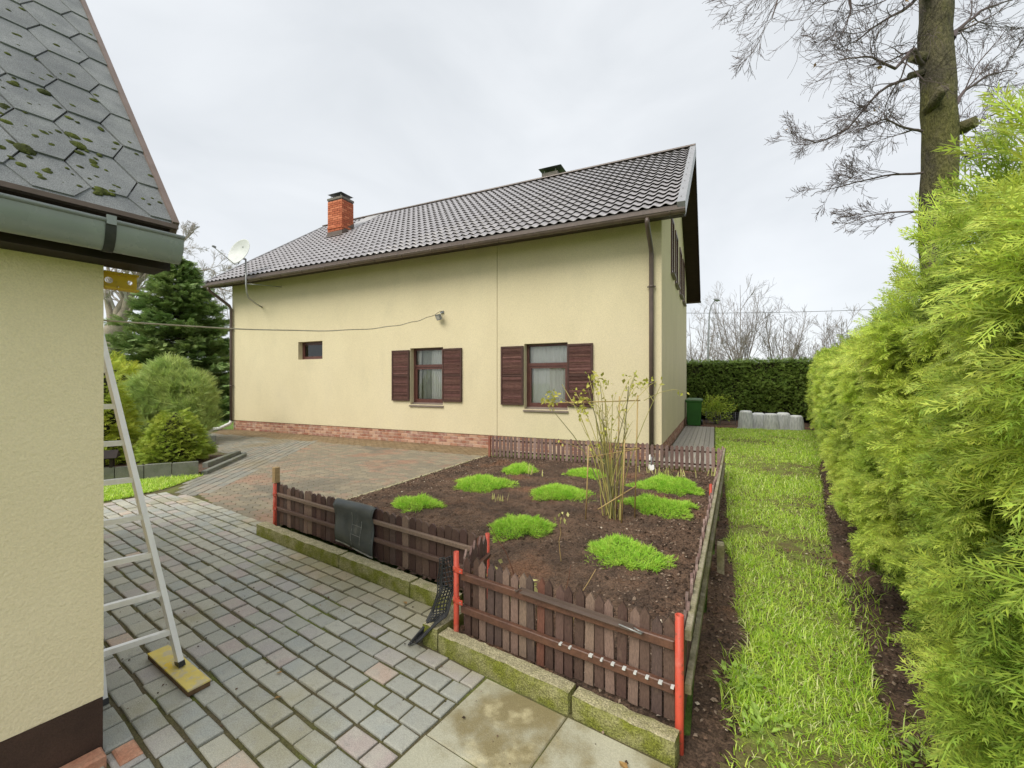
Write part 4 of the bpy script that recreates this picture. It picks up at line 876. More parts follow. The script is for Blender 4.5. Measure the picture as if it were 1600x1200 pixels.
b = MB(); e0 = dc - up * 0.40 + dn * 0.09; e1_ = dc + dn * 0.60 - up * 0.20 - RT * 0.22; b.tube([dc - dn * 0.03 - up * 0.1, dc - up * 0.38 - dn * 0.0, e0 - up * 0.05, e1_], 0.014, 6); b.build('feed_arm', 'grey_metal', dish)
b = MB(); b.lathe([(0.001, -0.05), (0.03, -0.05), (0.034, 0.0), (0.024, 0.05), (0.001, 0.06)], e1_ + up * 0.02, 12, -dn + up * 0.3); b.build('receiver', 'lamp_grey', dish)
b = MB(); b.lathe([(0.001, -0.01), (0.02, -0.01), (0.02, 0.006), (0.001, 0.008)], dc + dn * 0.03 + up * 0.20, 10, dn); b.build('bolt_cover', 'lamp_grey', dish)
b = MB(); b.tube([dc - dn * 0.02 - up * 0.16, (-12.94, 8.36, 5.37)], 0.03, 8); b.build('mount', 'grey_metal', dish)

# flood light and cable
fl = thing('flood_light', 'small grey flood light on the wall above the left shuttered window', 'flood light', (-6.3, 9.13, 3.25))
fd = unit(np.array([[-0.35, -0.8, -0.45]]))[0]; fu = unit(np.array([[0, 0, 1.]]) - fd * fd[2])[0]; fx = np.cross(fd, fu)
fc = np.array((-6.30, 9.0, 3.26))
b = MB(); b.add([fc + fx * x * s - -fd * d + fu * z * s for d, s in ((-0.06, 0.045), (0.0, 0.09), (0.035, 0.09)) for x, z in ((-1, -.8), (1, -.8), (1, .8), (-1, .8))],
              [(3, 2, 1, 0)] + [(k + i, k + (i + 1) % 4, k + 4 + (i + 1) % 4, k + 4 + i) for k in (0, 4) for i in range(4)]); b.build('housing', 'lamp_grey', fl)
b = MB(); b.obox(fc, fx, fu, fd, -0.075, 0.075, -0.055, 0.055, 0.02, 0.037); b.build('lens', 'lamp_glass', fl)
b = MB(); b.tube([fc - fd * 0.05, (-6.29, 9.08, 3.36), (-6.28, 9.13, 3.40)], 0.012, 6); b.build('bracket', 'grey_metal', fl)
b = MB(); b.box(-6.33, -6.23, 9.10, 9.13, 3.37, 3.43); b.build('junction_box', 'lamp_grey', fl)
P0, P1 = np.array((-6.28, 9.09, 3.42)), ab(-2.80, 0.545, 1.90)
pts = []
for t in np.linspace(0, 1, 40):
    p = P0 * (1 - t) + P1 * t; p = p + np.array((0, 0, -0.22 * 4 * t * (1 - t) + 0.012 * math.sin(t * 41) * (1 - t))); pts.append(p)
b = MB(); b.tube(pts, [0.010 * (1 - 0.55 * t) for t in np.linspace(0, 1, 40)], 6); tag(b.build('cable', 'cable_beige'), 'thin beige cable strung from the house wall to the outbuilding', 'cable')

# ------------------------------------------------------------------ outbuilding on the left
out_ = thing('outbuilding', 'cream outbuilding with mossy hexagonal shingle roof and grey green gutter', 'outbuilding', ab(-3.5, -0.5))
CA, CB = -2.473, 0.53
b = MB()
def abbox(b, a0, a1, b0, b1, z0, z1): b.obox((0, 0, 0), E1, E2, (0, 0, 1), a0, a1, b0, b1, z0, z1)
abbox(b, CA - 4.0, CA, CB - 4.0, CB, 0.262, 2.30); b.build('wall', 'stucco_near', out_)
b = MB(); abbox(b, CA - 3.99, CA + 0.004, CB - 4.01, CB - 0.003, -0.05, 0.26); b.build('plinth', 'brown_plaster', out_)
GP = math.radians(48.5); EA, EZ, ED = CA + 0.235, 2.283, CB + 0.176          # eave edge line and far verge
gs = np.array(E1) * -math.cos(GP) + np.array((0, 0, math.sin(GP))); gn = np.array(E1) * math.sin(GP) + np.array((0, 0, math.cos(GP)))
org = ab(EA, ED, EZ); along = -np.array(E2)
def gp(t, s, n=0.0): return org + along * t + gs * s + gn * n
b = MB(); V = [gp(t, s, n) for t in (0.0, 4.4) for s, n in ((-0.0, -0.006), (3.1, -0.006), (3.1, -0.09), (0.0, -0.05))]
b.add(V, [(0, 1, 2, 3), (7, 6, 5, 4), (0, 4, 5, 1), (1, 5, 6, 2), (2, 6, 7, 3), (3, 7, 4, 0)]); groof = b.build('roof', 'soffit_brown', out_)
# gable infill behind the verge
b = MB(); V = [ab(CA, CB, 2.3), ab(CA - 2.0, CB, 2.3), ab(CA - 2.0, CB, 2.3 + 2.0 * math.tan(GP)), ab(CA, CB, 2.32)]; b.add(V, [(0, 1, 2, 3)]); b.build('gable', 'stucco_near', out_)
def shingle_b():
    b = MB(); W, t, h = 0.222, 0.108, 0.146
    q = [(-t / 2, -h), (t / 2, -h), (W / 2, 0), (t / 2, h), (-t / 2, h), (-W / 2, 0)]; q = [(x * 0.975 if abs(x) > .1 else x * .96, y) for x, y in q]
    zt = lambda y: 0.008 - 0.0075 * (y + h) / (2 * h)
    P = [(x, y, zt(y)) for x, y in q] + [(x, y, zt(y) - 0.008) for x, y in q]
    b.add(P, [(0, 1, 2, 3, 4, 5)] + [(i, i + 6, (i + 1) % 6 + 6, (i + 1) % 6) for i in range(6)]); return b
SB = shingle_b(); SBM = SB.mesh('shingle'); SBM.materials.append(MATS['shingle'])
Rm = Matrix(((along[0], gs[0], gn[0]), (along[1], gs[1], gn[1]), (along[2], gs[2], gn[2])))
if Rm.determinant() < 0: Rm = Matrix(((-along[0], gs[0], gn[0]), (-along[1], gs[1], gn[1]), (-along[2], gs[2], gn[2])))
Rm = Rm.to_4x4()
for j in range(0, 20):
    for i in range(0, 9):
        t = 0.165 * (2 * i + (j % 2)) + 0.03; s = 0.10 + j * 0.146
        if t > 2.75: continue
        me = SBM
        if t < 0.111 or s < 0.146:      # trimmed at the verge and the eave
            b = MB()
            for f in SB.f[:1]:
                vs = [(max(-t + 0.006, x) if Rm[0][0] * along[0] + Rm[1][0] * along[1] > 0 else min(t - 0.006, x), max(y, -s + 0.004), z) for x, y, z in SB.v]
            b.add(vs, SB.f); me = b.mesh('shingle'); me.materials.append(MATS['shingle'])
        place('shingle', me, groof, Matrix.Translation(gp(t, s, 0.001 + rr_.uniform(0, 0.002))) @ Rm @ Matrix.Rotation(rr_.gauss(0, 0.006), 4, 'Z'))
b = MB(); V = [gp(t, s_, n_) for t in (0.0, 2.8) for s_, n_ in ((-0.012, 0.004), (0.16, 0.0015))]; b.add(V + [v - gn * 0.004 for v in V], [(0, 2, 3, 1), (4, 6, 2, 0)]); b.build('starter_strip', 'shingle', groof)
# moss cushions
mb = MB(); g = np.random.default_rng(3); pr = [(0.001, 0.42), (0.5, 0.36), (0.85, 0.2), (1.0, 0.0), (0.96, -0.1)]; mb.lathe(pr, (0, 0, 0), 9)
mb.v = [(x * (1 + g.normal(0, .12)), y * (1 + g.normal(0, .12)), z * (1 + g.normal(0, .15))) for x, y, z in mb.v]
MM = mb.mesh('moss_cushion'); MM.materials.append(MATS['moss'])
def moss_at(t, s, r): place('moss_cushion', MM, groof, Matrix.Translation(gp(t, s, 0.006)) @ Rm @ Matrix.Rotation(g.uniform(0, 6), 4, 'Z') @ Matrix.Diagonal((r * g.uniform(.8, 1.3), r * g.uniform(.8, 1.3), r * 0.8, 1)))
for k in range(260):
    t, s = g.uniform(0.02, 1.15), abs(g.normal(0.0, 0.75)) + 0.05; moss_at(t, s, g.uniform(0.005, 0.015))
for (t, s, m_) in ((0.35, 0.75, 3), (0.95, 0.5, 3), (0.7, 0.62, 4), (0.4, 0.25, 4), (0.75, 0.28, 4), (0.80, 0.98, 3), (0.62, 0.85, 4), (0.83, 0.74, 2), (0.60, 0.45, 4), (0.45, 0.42, 3), (0.22, 0.45, 3), (0.20, 0.10, 4), (0.5, 0.2, 3)):
    for q in range(m_): moss_at(t + g.normal(0, .022), s + g.normal(0, .022), g.uniform(0.012, 0.026))
b = MB(); V = [gp(-0.012, s, n) for s in (-0.01, 3.1) for n in (-0.1, 0.016)] + [gp(0.012, s, n) for s in (-0.01, 3.1) for n in (-0.1, 0.016)]
b.add(V, [(0, 1, 3, 2), (4, 6, 7, 5), (1, 5, 7, 3), (0, 4, 5, 1), (0, 2, 6, 4)]); b.build('verge_trim', 'shingle_edge', groof)
b = MB(); b.obox(org, along, -np.array(E1), (0, 0, 1), -0.01, 4.4, -0.012, 0.035, -0.022, -0.004); b.build('drip_edge', 'shingle_edge', groof)
b = MB(); abbox(b, CA + 0.155, CA + 0.175, CB - 4.2, CB + 0.18, 2.092, 2.262); abbox(b, CA - 0.02, CA + 0.154, CB - 4.2, CB + 0.178, 2.10, 2.118); b.build('fascia', 'dark_wood', groof)
b = MB(); k = 12; r = 0.058; ga, gz = CA + 0.25, 2.208
A = [math.pi * i / k for i in range(k + 1)]
for rr, fl_ in ((r, 1), (r - 0.004, -1)):
    V = [ab(ga + rr * math.cos(a), bb, gz - rr * 1.75 * math.sin(a)) for bb in (CB - 4.2, CB + 0.186) for a in A]
    b.add(V, [((i, i + 1, k + 2 + i, k + 1 + i) if fl_ < 0 else (k + 1 + i, k + 2 + i, i + 1, i)) for i in range(k)], True)
b.add([ab(ga + r * math.cos(a), CB + 0.186, gz - r * 1.75 * math.sin(a)) for a in A], [tuple(range(k + 1))])
gg = b.build('gutter', 'gutter_green', out_)
b = MB(); b.tube([ab(ga + r, CB - 4.2, gz + 0.004), ab(ga + r, CB + 0.187, gz + 0.004)], 0.0085, 8); b.build('gutter_bead', 'gutter_green', gg)
for bb in (CB - 0.045, CB - 0.75, CB - 1.4):
    b = MB(); A2 = np.linspace(-0.05, math.pi, 14)
    for off in (0,):
        V = [ab(ga + (r + e) * math.cos(a), bb + w, gz + 0.012 * (i == 0) - (r * 1.75 + e) * math.sin(a)) for w in (-0.016, 0.016) for e in (0.003,) for i, a in enumerate(A2)]
        n = len(A2); b.add(V, [(i, i + 1, n + i + 1, n + i) for i in range(n - 1)], True)
    br = b.build('gutter_bracket', 'gutter_dark', gg)
    b = MB(); b.obox(ab(ga + r + 0.004, bb, gz + 0.005), E1, E2, (0, 0, 1), -0.002, 0.006, -0.014, 0.014, -0.016, 0.018); b.build('bracket_clip', 'gutter_green', br)

# yellow bracket, ladder, plank
yb = thing('yellow_bracket', 'yellow steel channel with round holes on the outbuilding gable', 'bracket', ab(-2.49, 0.53, 2.03))
def channel():
    b = MB(); L, H = 0.112, 0.066; zc = 2.045; a0 = -2.486
    # web with two round holes
    def P(u, w, t): return ab(a0 + t, 0.532 + u, zc + w)
    holes = [(0.018, 0.014), (0.088, 0.010)]
    for u0, u1, (hu, hr) in ((0.0, 0.052, holes[0]), (0.052, L, holes[1])):
        n = 16; ring_in = [(hu + hr * math.cos(2 * math.pi * i / n + math.pi / n), hr * math.sin(2 * math.pi * i / n + math.pi / n)) for i in range(n)]
        outp = []
        for (x, y) in ring_in:
            dx, dy = x - hu, y; s = min(((u1 - hu) / dx if dx > 0 else (u0 - hu) / dx) if abs(dx) > 1e-9 else 9, (H / 2) / abs(dy) if abs(dy) > 1e-9 else 9); outp.append((hu + dx * s, dy * s))
        for t, fl2 in ((0.0, 1), (-0.006, -1)):
            V = [P(u, w, t) for u, w in ring_in] + [P(u, w, t) for u, w in outp]
            b.add(V, [((i, (i + 1) % n, n + (i + 1) % n, n + i) if fl2 > 0 else (n + i, n + (i + 1) % n, (i + 1) % n, i)) for i in range(n)])
        V = [P(u, w, 0.0) for u, w in ring_in] + [P(u, w, -0.006) for u, w in ring_in]; b.add(V, [(i, n + i, n + (i + 1) % n, (i + 1) % n) for i in range(n)])
    b.build('web', 'yellow_paint', yb)
    for s in (-1, 1):
        b = MB(); z = zc + s * H / 2; b.obox((0, 0, 0), E1, E2, (0, 0, 1), a0 - 0.03, a0 + 0.016, 0.532, 0.532 + L + 0.004, z - 0.004, z + 0.004); b.build('flange', 'yellow_paint', yb)
channel()
lad = thing('ladder', 'aluminium ladder leaning past the outbuilding corner onto a yellow board', 'ladder', ab(-2.84, 0.78))
RF, RD = ab(-2.82, 0.915, 0.058), -0.30 * E1 - 0.115 * E2 + np.array((0, 0, 1.0))
LF, LD = ab(-2.86, 0.612, 0.018), -0.30 * E1 - 0.015 * E2 + np.array((0, 0, 1.0))
for F0, FD in ((RF, RD), (LF, LD)):
    b = MB(); d = FD / np.linalg.norm(FD); ax = np.array(E1) - d * np.dot(E1, d); ax /= np.linalg.norm(ax); ay = np.cross(d, ax)
    b.obox(F0, ax, ay, d, -0.030, 0.030, -0.0125, 0.0125, 0.0, 2.35); st = b.build('stile', 'aluminium', lad)
    b = MB(); b.obox(F0, ax, ay, d, -0.033, 0.033, -0.015, 0.015, -0.006, 0.022); b.build('foot_cap', 'black_plastic', st)
for k in range(10):
    z = 0.235 + k * 0.205; p = RF + RD * (z - RF[2]); q = LF + LD * (z - LF[2]); d = unit((q - p)[None])[0]
    b = MB(); ax = np.array((d[1], -d[0], 0)); ax /= np.linalg.norm(ax); b.obox(p, d, ax, np.cross(d, ax), 0.0, float(np.linalg.norm(q - p)), -0.014, 0.014, -0.014, 0.014); b.build('rung', 'aluminium', lad)
pl = thing('plank', 'short yellow formwork board lying under the ladder foot', 'board', ab(-2.82, 0.9))
o = ab(-2.83, 0.905, 0.0); ax = ab(0.995, 0.02) ; ax = ax / np.linalg.norm(ax); ay = np.array((-ax[1], ax[0], 0))
b = MB(); b.obox(o, ax, ay, (0, 0, 1), -0.27, 0.275, -0.05, 0.05, 0.047, 0.0545); b.build('face_sheet', 'yellow_ply', pl)
b = MB(); b.obox(o, ax, ay, (0, 0, 1), -0.269, 0.274, -0.049, 0.049, 0.022, 0.0465); b.build('core', 'ply_edge', pl)

# ------------------------------------------------------------------ picket fences round the bed
def picket_mesh(w, h, t, tip, m, round_=True):
    b = MB(); q = [(-w / 2, 0), (w / 2, 0)]
    if round_: q += [(w / 2, h - tip), (w * 0.36, h - tip * 0.45), (w * 0.12, h), (-w * 0.12, h), (-w * 0.36, h - tip * 0.45), (-w / 2, h - tip)]
    else: q += [(w / 2, h - tip), (0, h), (-w / 2, h - tip)]
    M = Matrix(((1, 0, 0, 0), (0, 0, -1, 0), (0, 1, 0, 0), (0, 0, 0, 1)))
    b.prism(q, -t / 2, t / 2, M); me = b.mesh('picket'); me.materials.append(MATS[m]); return me
def fence(name, label, p0, p1, n, w, h, zb, rails, railside, pm, rm, tip=0.03, round_=True, rail=(0.03, 0.022), lean=0.0, over=0.0, gap=0.0):
    p0, p1 = np.array((*p0, 0.)), np.array((*p1, 0.)); L = np.linalg.norm(p1 - p0); d = (p1 - p0) / L; nn = np.array((-d[1], d[0], 0)) * railside
    f = thing(name, label, 'fence', (p0 + p1) / 2, 'picket fences round the garden bed')
    ms = [picket_mesh(w * s, h * (1 + e), 0.014, tip, pm, round_) for s, e in ((1, 0), (0.97, 0.015), (1.0, -0.02))]
    an = math.atan2(d[1], d[0])
    for i in range(n):
        c = p0 + d * (L * (i + 0.5) / n) - nn * (0.008 + rr_.uniform(0, 0.003))
        place('picket', ms[rr_.randrange(3)], f, Matrix.Translation((c[0], c[1], zb + rr_.uniform(-0.006, 0.006))) @ Matrix.Rotation(an, 4, 'Z') @ Matrix.Rotation(rr_.gauss(0, 0.012), 4, 'Y') @ Matrix.Rotation(rr_.gauss(0, 0.012), 4, 'X'))
    for z in rails:
        b = MB(); b.cbox(p0, d, (0, 0, 1), nn, -over, L + over, z - rail[0] / 2, z + rail[0] / 2, 0.004, 0.004 + rail[1], 0.004); b.build('rail', rm, f)
    return f, d, nn
def red_post(f, x, y, z0, z1, r=0.017, m='red_paint', clamps=(), d=None, nn=None, lab=None):
    b = MB(); b.lathe([(r, z0), (r, z1), (r - 0.004, z1), (r - 0.004, z1 - 0.03), (0.0005, z1 - 0.03)], (x, y, 0), 14); p = b.build('post', m, f)
    for z in clamps:
        b = MB(); o = np.array((x, y, z)); b.lathe([(r, -0.014), (r + 0.004, -0.014), (r + 0.004, 0.014), (r, 0.014)], o, 12)
        b.obox(o, d, nn, (0, 0, 1), 0.0, 0.062, r - 0.002, r + 0.003, -0.014, 0.014); c = b.build('clamp', m, p)
        s = MB(); s.lathe([(0.004, 0), (0.004, 0.003), (0.0004, 0.004)], o + d * 0.046 + nn * (r + 0.003), 6, nn); s.build('screw', 'grey_metal', c)
    return p
lf, d, nn = fence('picket_fence', 'dark brown picket fence along the paving with a rubber mat over it', abp(-4.62, 2.375), abp(-1.86, 2.375), 36, 0.070, 0.42, 0.10, (0.415, 0.265), -1, 'picket_brown', 'picket_brown', 0.028, True, (0.034, 0.024))
pb = abp(-4.665, 2.352)
red_post(lf, pb[0], pb[1], 0.06, 0.525, 0.017, 'red_paint', (0.415, 0.265), d, nn)
b = MB(); b.obox(ab(-4.70, 2.40, 0), E1, E2, (0, 0, 1), -0.016, 0.016, -0.02, 0.02, 0.05, 0.53); b.build('corner_board', 'picket_brown', lf)
pb = abp(-1.835, 2.385); red_post(lf, pb[0], pb[1], 0.0, 0.545, 0.015)
ff, d, nn = fence('picket_fence', 'front picket fence between two red pipe posts nearest the camera', abp(-1.70, 1.975), abp(-0.475, 1.990), 22, 0.046, 0.46, 0.09, (0.44, 0.245), -1, 'picket_brown', 'rail_brown', 0.036, False, (0.042, 0.026))
pb = abp(-1.728, 1.940); red_post(ff, pb[0], pb[1], 0.09, 0.585, 0.0165, 'red_paint', (0.485, 0.30), d, nn)
pb = abp(-0.452, 1.962); red_post(ff, pb[0], pb[1], -0.02, 0.585, 0.0185, 'red_paint', (), d, nn)
# small white flecks between the pickets along the lower rail
for i in (11, 12, 14, 15, 16, 17, 18, 19, 20, 21):
    c = np.array((*abp(-1.70 + 1.225 * (i + 0.98) / 22, 1.975), 0.262)) + nn * 0.018
    b = MB(); b.obox(c, d, nn, (0, 0, 1), -0.004 - rr_.uniform(0, .006), 0.003 + rr_.uniform(0, .006), -0.010, 0.0125, -0.003, 0.0046); b.build('rail_fleck', 'dish_white', ff)
rf_, d, nn = fence('picket_fence', 'short return of grey weathered pickets joining the two front fences', abp(-1.80, 2.34), abp(-1.715, 2.01), 5, 0.055, 0.47, 0.10, (0.42, 0.26), 1, 'picket_weathered', 'rail_brown', 0.05, False)
bf, d, nn = fence('picket_fence', 'long picket fence across the back of the bed beside the house', (-4.22, 7.92), (0.10, 8.15), 52, 0.056, 0.42, 0.075, (0.40, 0.175), 1, 'picket_weathered', 'rail_brown', 0.026, True, (0.03, 0.02))
for x, y, z1 in ((-4.25, 7.90, 0.50), (-1.75, 8.02, 0.47), (0.13, 8.13, 0.50)):
    b = MB(); b.cbox((x, y, 0), (1, 0.05, 0), (-0.05, 1, 0), (0, 0, 1), -0.022, 0.022, -0.022, 0.022, 0.0, z1, 0.006); b.build('post', 'orange_post', bf)
sf, d, nn = fence('picket_fence', 'side picket fence along the lawn with pale weathered rails', (-0.125, 2.06), (0.135, 8.08), 72, 0.058, 0.45, 0.08, (0.475, 0.235), -1, 'picket_weathered', 'rail_grey', 0.03, True, (0.045, 0.028))
for x, y in ((-0.045, 5.2), ): red_post(sf, x + 0.0, y + 0.72, 0, 0.33, 0.018, 'red_paint')
b = MB(); b.cbox((0.045, 4.02, 0), (1, 0, 0), (0, 1, 0), (0, 0, 1), -0.028, 0.028, -0.045, 0.045, 0, 0.25, 0.008); tag(b.build('stake', 'rail_grey'), 'pale short wooden stub outside the side fence by the lawn', 'stake')
b = MB(); b.cbox(ab(-4.685, 2.375, 0.531), E1, E2, (0, 0, 1), -0.028, 0.028, -0.026, 0.026, 0.0, 0.165, 0.004); tag(b.build('wood_block', 'peg_wood'), 'bare wooden block standing on top of the left red post', 'wood block')

# rubber mat over the left fence
def mat_sheet():
    g = np.random.default_rng(2); a0, a1 = -3.56, -3.02; n, m = 14, 26; V = []
    prof = [(-0.045 - 0.012 * math.sin(k * 0.5), 0.155 + k * 0.0255) for k in range(14)] + [(-0.03, 0.508), (-0.015, 0.526), (0.008, 0.532), (0.026, 0.522), (0.034, 0.50)] + [(0.037 + 0.003 * k, 0.47 - k * 0.04) for k in range(7)]
    for i in range(n + 1):
        u = i / n
        for (q, z) in prof:
            a = a0 + (a1 - a0) * u; dz = -0.035 * u + 0.012 * math.sin(u * 3.3)
            V.append(ab(a + 0.01 * math.sin(z * 9), 2.375 + q + 0.01 * math.sin(u * 5 + z * 8), z + dz * (1 if z < 0.5 else 0.25)))
    m = len(prof); F = [(i * m + j, (i + 1) * m + j, (i + 1) * m + j + 1, i * m + j + 1) for i in range(n) for j in range(m - 1)]
    return V, F, m, n
V, F, m_, n_ = mat_sheet()
rm_ = thing('rubber_mat', 'black rubber mat folded over the left picket fence', 'mat', ab(-3.34, 2.375, 0.15))
b = MB(); b.add(V, F, True); mo = b.build('sheet', 'rubber', rm_); sm_ = mo.modifiers.new('thick', 'SOLIDIFY'); sm_.thickness = 0.005; sm_.offset = 0
for u0, u1 in ((0, 6), (7, 14)):
    b = MB()
    for i in range(u0, u1): 
        p, q = V[i * m_], V[(i + 1) * m_]; w = -0.0045 * np.array(E2)
        b.add([p + w + (0, 0, -.004), q + w + (0, 0, -.004), q + w + (0, 0, .008 + .006 * (i % 2)), p + w + (0, 0, .008 + .006 * ((i + 1) % 2))], [(0, 1, 2, 3)])
    b.build('frayed_edge', 'rubber_edge', rm_)
for i, (j0, j1) in ((7, (1, 13)), (10, (2, 11))):
    b = MB(); P = [V[i * m_ + j] - np.array(E2) * 0.0045 for j in range(j0, j1)]; b.tube(P, 0.0022, 4); b.build('crease', 'rubber_edge', rm_)
for j, (i0, i1) in ((8, (7, 10)), (5, (7, 10))):
    b = MB(); P = [V[i * m_ + j] - np.array(E2) * 0.0045 for i in range(i0, i1 + 1)]; b.tube(P, 0.002, 4); b.build('crease', 'rubber_edge', rm_)

# black plastic mesh hanging at the corner
net = thing('plastic_mesh', 'black plastic mesh hanging off the corner by the front red post', 'mesh', ab(-1.80, 1.93, 0.05))
def netpt(u, v):      # u across 0..1, v down 0..1
    L_ = [ab(-1.955, 2.03, 0.46), ab(-1.945, 1.99, 0.30), ab(-1.94, 1.93, 0.16), ab(-1.965, 1.79, 0.025)]
    R_ = [ab(-1.835, 2.01, 0.505), ab(-1.775, 2.0, 0.33), ab(-1.785, 1.93, 0.19), ab(-1.90, 1.80, 0.06)]
    t = v * 3; i = min(2, int(t)); f = t - i; f = f * f * (3 - 2 * f) * 0.5 + f * 0.5
    l = L_[i] * (1 - f) + L_[i + 1] * f; r = R_[i] * (1 - f) + R_[i + 1] * f
    return l * (1 - u) + r * u + np.array(E2) * (0.022 * math.sin(u * 9 + v * 3)) + np.array(E1) * 0.006 * math.sin(v * 17 + u * 4)
lines = []
NU, NV = 12, 24
b = MB()
for i in range(NU + 1): b.tube([netpt(min(1, max(0, (i + 0.35 * math.sin(j * 3.14159 + i * 3.14159)) / NU)), j / NV) for j in range(NV + 1)], 0.0048, 4, False)
b.build('strands', 'black_plastic', net)
b = MB()
for j in range(0, NV + 1): b.tube([netpt(i / NU, j / NV) for i in range(NU + 1)], 0.0042, 4, False)
b.build('cross_strands', 'black_plastic', net)

# dark metal strip lying on the front rail
b = MB(); ms = thing('metal_strip', 'bent dark metal strip resting on the front fence rail', 'metal strip', ab(-0.9, 1.95, 0.47))
p0, p1 = ab(-1.27, 1.962, 0.476), ab(-0.655, 1.962, 0.470); dd = unit((p1 - p0)[None])[0]
b.obox(p0, dd, E2, (0, 0, 1), 0, np.linalg.norm(p1 - p0), -0.030, -0.004, -0.011, -0.007); b.obox(p0, dd, E2, (0, 0, 1), 0, np.linalg.norm(p1 - p0), -0.004, -0.001, -0.011, 0.010); b.build('angle', 'gutter_brown', ms)
b = MB(); b.tube([p0 + (0, 0, .008), p0 - dd * 0.028 - np.array(E2) * 0.024 + (0, 0, -.012), p0 - dd * 0.034 - np.array(E2) * 0.026], 0.005, 5); b.build('bent_end', 'gutter_brown', ms)
b = MB(); b.tube([p1 + (0, 0, -.006), p1 + dd * 0.05 - np.array(E2) * 0.02 + (0, 0, -.006), p1 + dd * 0.045 - np.array(E2) * 0.034 + (0, 0, -.004), p1 - dd * 0.06 - np.array(E2) * 0.03 + (0, 0, .003)], 0.004, 5); b.build('hooked_end', 'grey_metal', ms)

# ------------------------------------------------------------------ plants in the bed
TU = [((-3.10, 5.55), 0.44, 0.40, 'cushion plant second from the driveway edge of the bed'), ((-3.04, 6.75), 0.28, 0.32, 'small cushion plant at the back left by the picket fence'),
      ((-1.86, 5.55), 0.43, 0.40, 'wide cushion plant in the middle just left of the cane shrub'), ((-1.90, 6.95), 0.34, 0.32, 'cushion plant at the back just behind the cane shrub'),
      ((-0.61, 6.60), 0.45, 0.42, 'wide cushion plant at the back right below the pale sprouts'), ((-0.60, 5.50), 0.40, 0.38, 'cushion plant just right of the cane shrub base'),
      ((-3.33, 4.28), 0.32, 0.24, 'cushion plant just behind the left fence near the rubber mat'), ((-1.83, 4.06), 0.31, 0.33, 'round cushion plant behind the short grey fence return'),
      ((-0.71, 3.83), 0.36, 0.29, 'big cushion plant nearest the front right of the bed')]
for i, ((x, y), rx, ry, lab) in enumerate(TU):
    g = np.random.default_rng(100 + i); n = int(6500 * rx * ry / 0.13)
    an = g.uniform(0, 6.28, n); ra = np.sqrt(g.uniform(0, 1, n)) * (1 + 0.16 * np.sin(an * 3 + i) + 0.11 * np.sin(an * 5 + 2.3 * i) + 0.08 * np.sin(an * 11 + 2 * i))
    px, py = x + np.cos(an) * ra * rx, y + np.sin(an) * ra * ry
    lump = noise2(px * 4.2, py * 4.2, 50 + i)
    hz = 0.08 * np.clip(1 - ra ** 2.6 * 0.85, 0.05, 1) + 0.022 * lump
    pos = np.stack([px, py, 0.075 + hz * g.uniform(0.25, 1.0, n)], -1)
    out = np.stack([np.cos(an) * ra * 0.9, np.sin(an) * ra * 0.9, np.full(n, 0.8)], -1) + g.normal(0, 0.5, (n, 3))
    V, F = scatter(*BLADE, pos, out, np.array((0, 0, 1.)) + g.normal(0, .6, (n, 3)), np.stack([g.uniform(0.025, 0.062, n), g.uniform(0.0035, 0.007, n), g.uniform(0.03, 0.06, n)], -1))
    t = thing('cushion_plant', 'bright green ' + lab, 'plant', (x, y, 0.07), 'green cushion plants in the bed')
    obj('foliage', nmesh('foliage', V, F, 'tuft_green'), None, t)
    b = MB(); b.lathe([(1.0, 0), (0.94, 0.055), (0.75, 0.09), (0.4, 0.11), (0.001, 0.115)], (0, 0, 0), 18); b.v = [(x + px_ * rx * 0.8, y + py_ * ry * 0.8, 0.05 + pz_ * 0.45) for px_, py_, pz_ in b.v]; b.build('stem_mat', 'thuja_dark', t)

shrub = thing('cane_shrub', 'tall bare shrub of yellow green canes with a few yellowing leaves', 'shrub', (-1.04, 4.82, 0.08))
g = np.random.default_rng(21); lines = []; tips = []; dark = []
for i in range(34):
    an = g.uniform(0, 6.28); r0 = g.uniform(0, 0.13); p = np.array((-1.06 + math.cos(an) * r0, 4.84 + math.sin(an) * r0 * 0.8, 0.06))
    side = g.normal(0, 1); H_ = g.uniform(0.75, 1.72); tilt = np.array(RT) * (side * 0.115 - 0.05) + np.array((-RT[1], RT[0], 0)) * g.normal(0, 0.07)
    pts = [p]; n = 7; dv = np.array((0, 0, 1.)) + tilt * 0.9
    for k in range(n):
        dv = dv + tilt * 0.22 * (k > 2) + g.normal(0, 0.045, 3); dv = unit(dv[None])[0]; pts.append(pts[-1] + dv * H_ / n)
    r_ = g.uniform(0.0045, 0.0085); (dark if g.random() < 0.3 else lines).append((np.array(pts), np.linspace(r_, r_ * 0.5, n + 1), 5))
    tips.append((pts[-1], dv, H_))
    for q in range(g.integers(1, 4)):
        k = g.integers(3, n); o = pts[k]; sd = unit((dv + g.normal(0, 0.42, 3))[None])[0]; Ls = g.uniform(0.12, 0.34); sp_ = [o]
        for w in range(4): sd = unit((sd + g.normal(0, .14, 3) + np.array((0, 0, 0.05)))[None])[0]; sp_.append(sp_[-1] + sd * Ls / 4)
        (dark if g.random() < 0.5 else lines).append((np.array(sp_), np.linspace(r_ * 0.55, 0.0015, 5), 4)); tips.append((sp_[-1], sd, 1.0))
obj('canes', nmesh('canes', *tubes_np(lines), 'cane', True), None, shrub)
obj('old_canes', nmesh('old_canes', *tubes_np(dark), 'cane_dark', True), None, shrub)
def leaf_cluster(c, n, rad, size, g):
    pos = c + g.normal(0, rad, (n, 3)); return scatter(*LEAF, pos, rnd3(n) + np.array((0, 0, -0.35)), rnd3(n) + np.array((0, 0, .7)), size * g.uniform(.7, 1.3, n))
cl = []
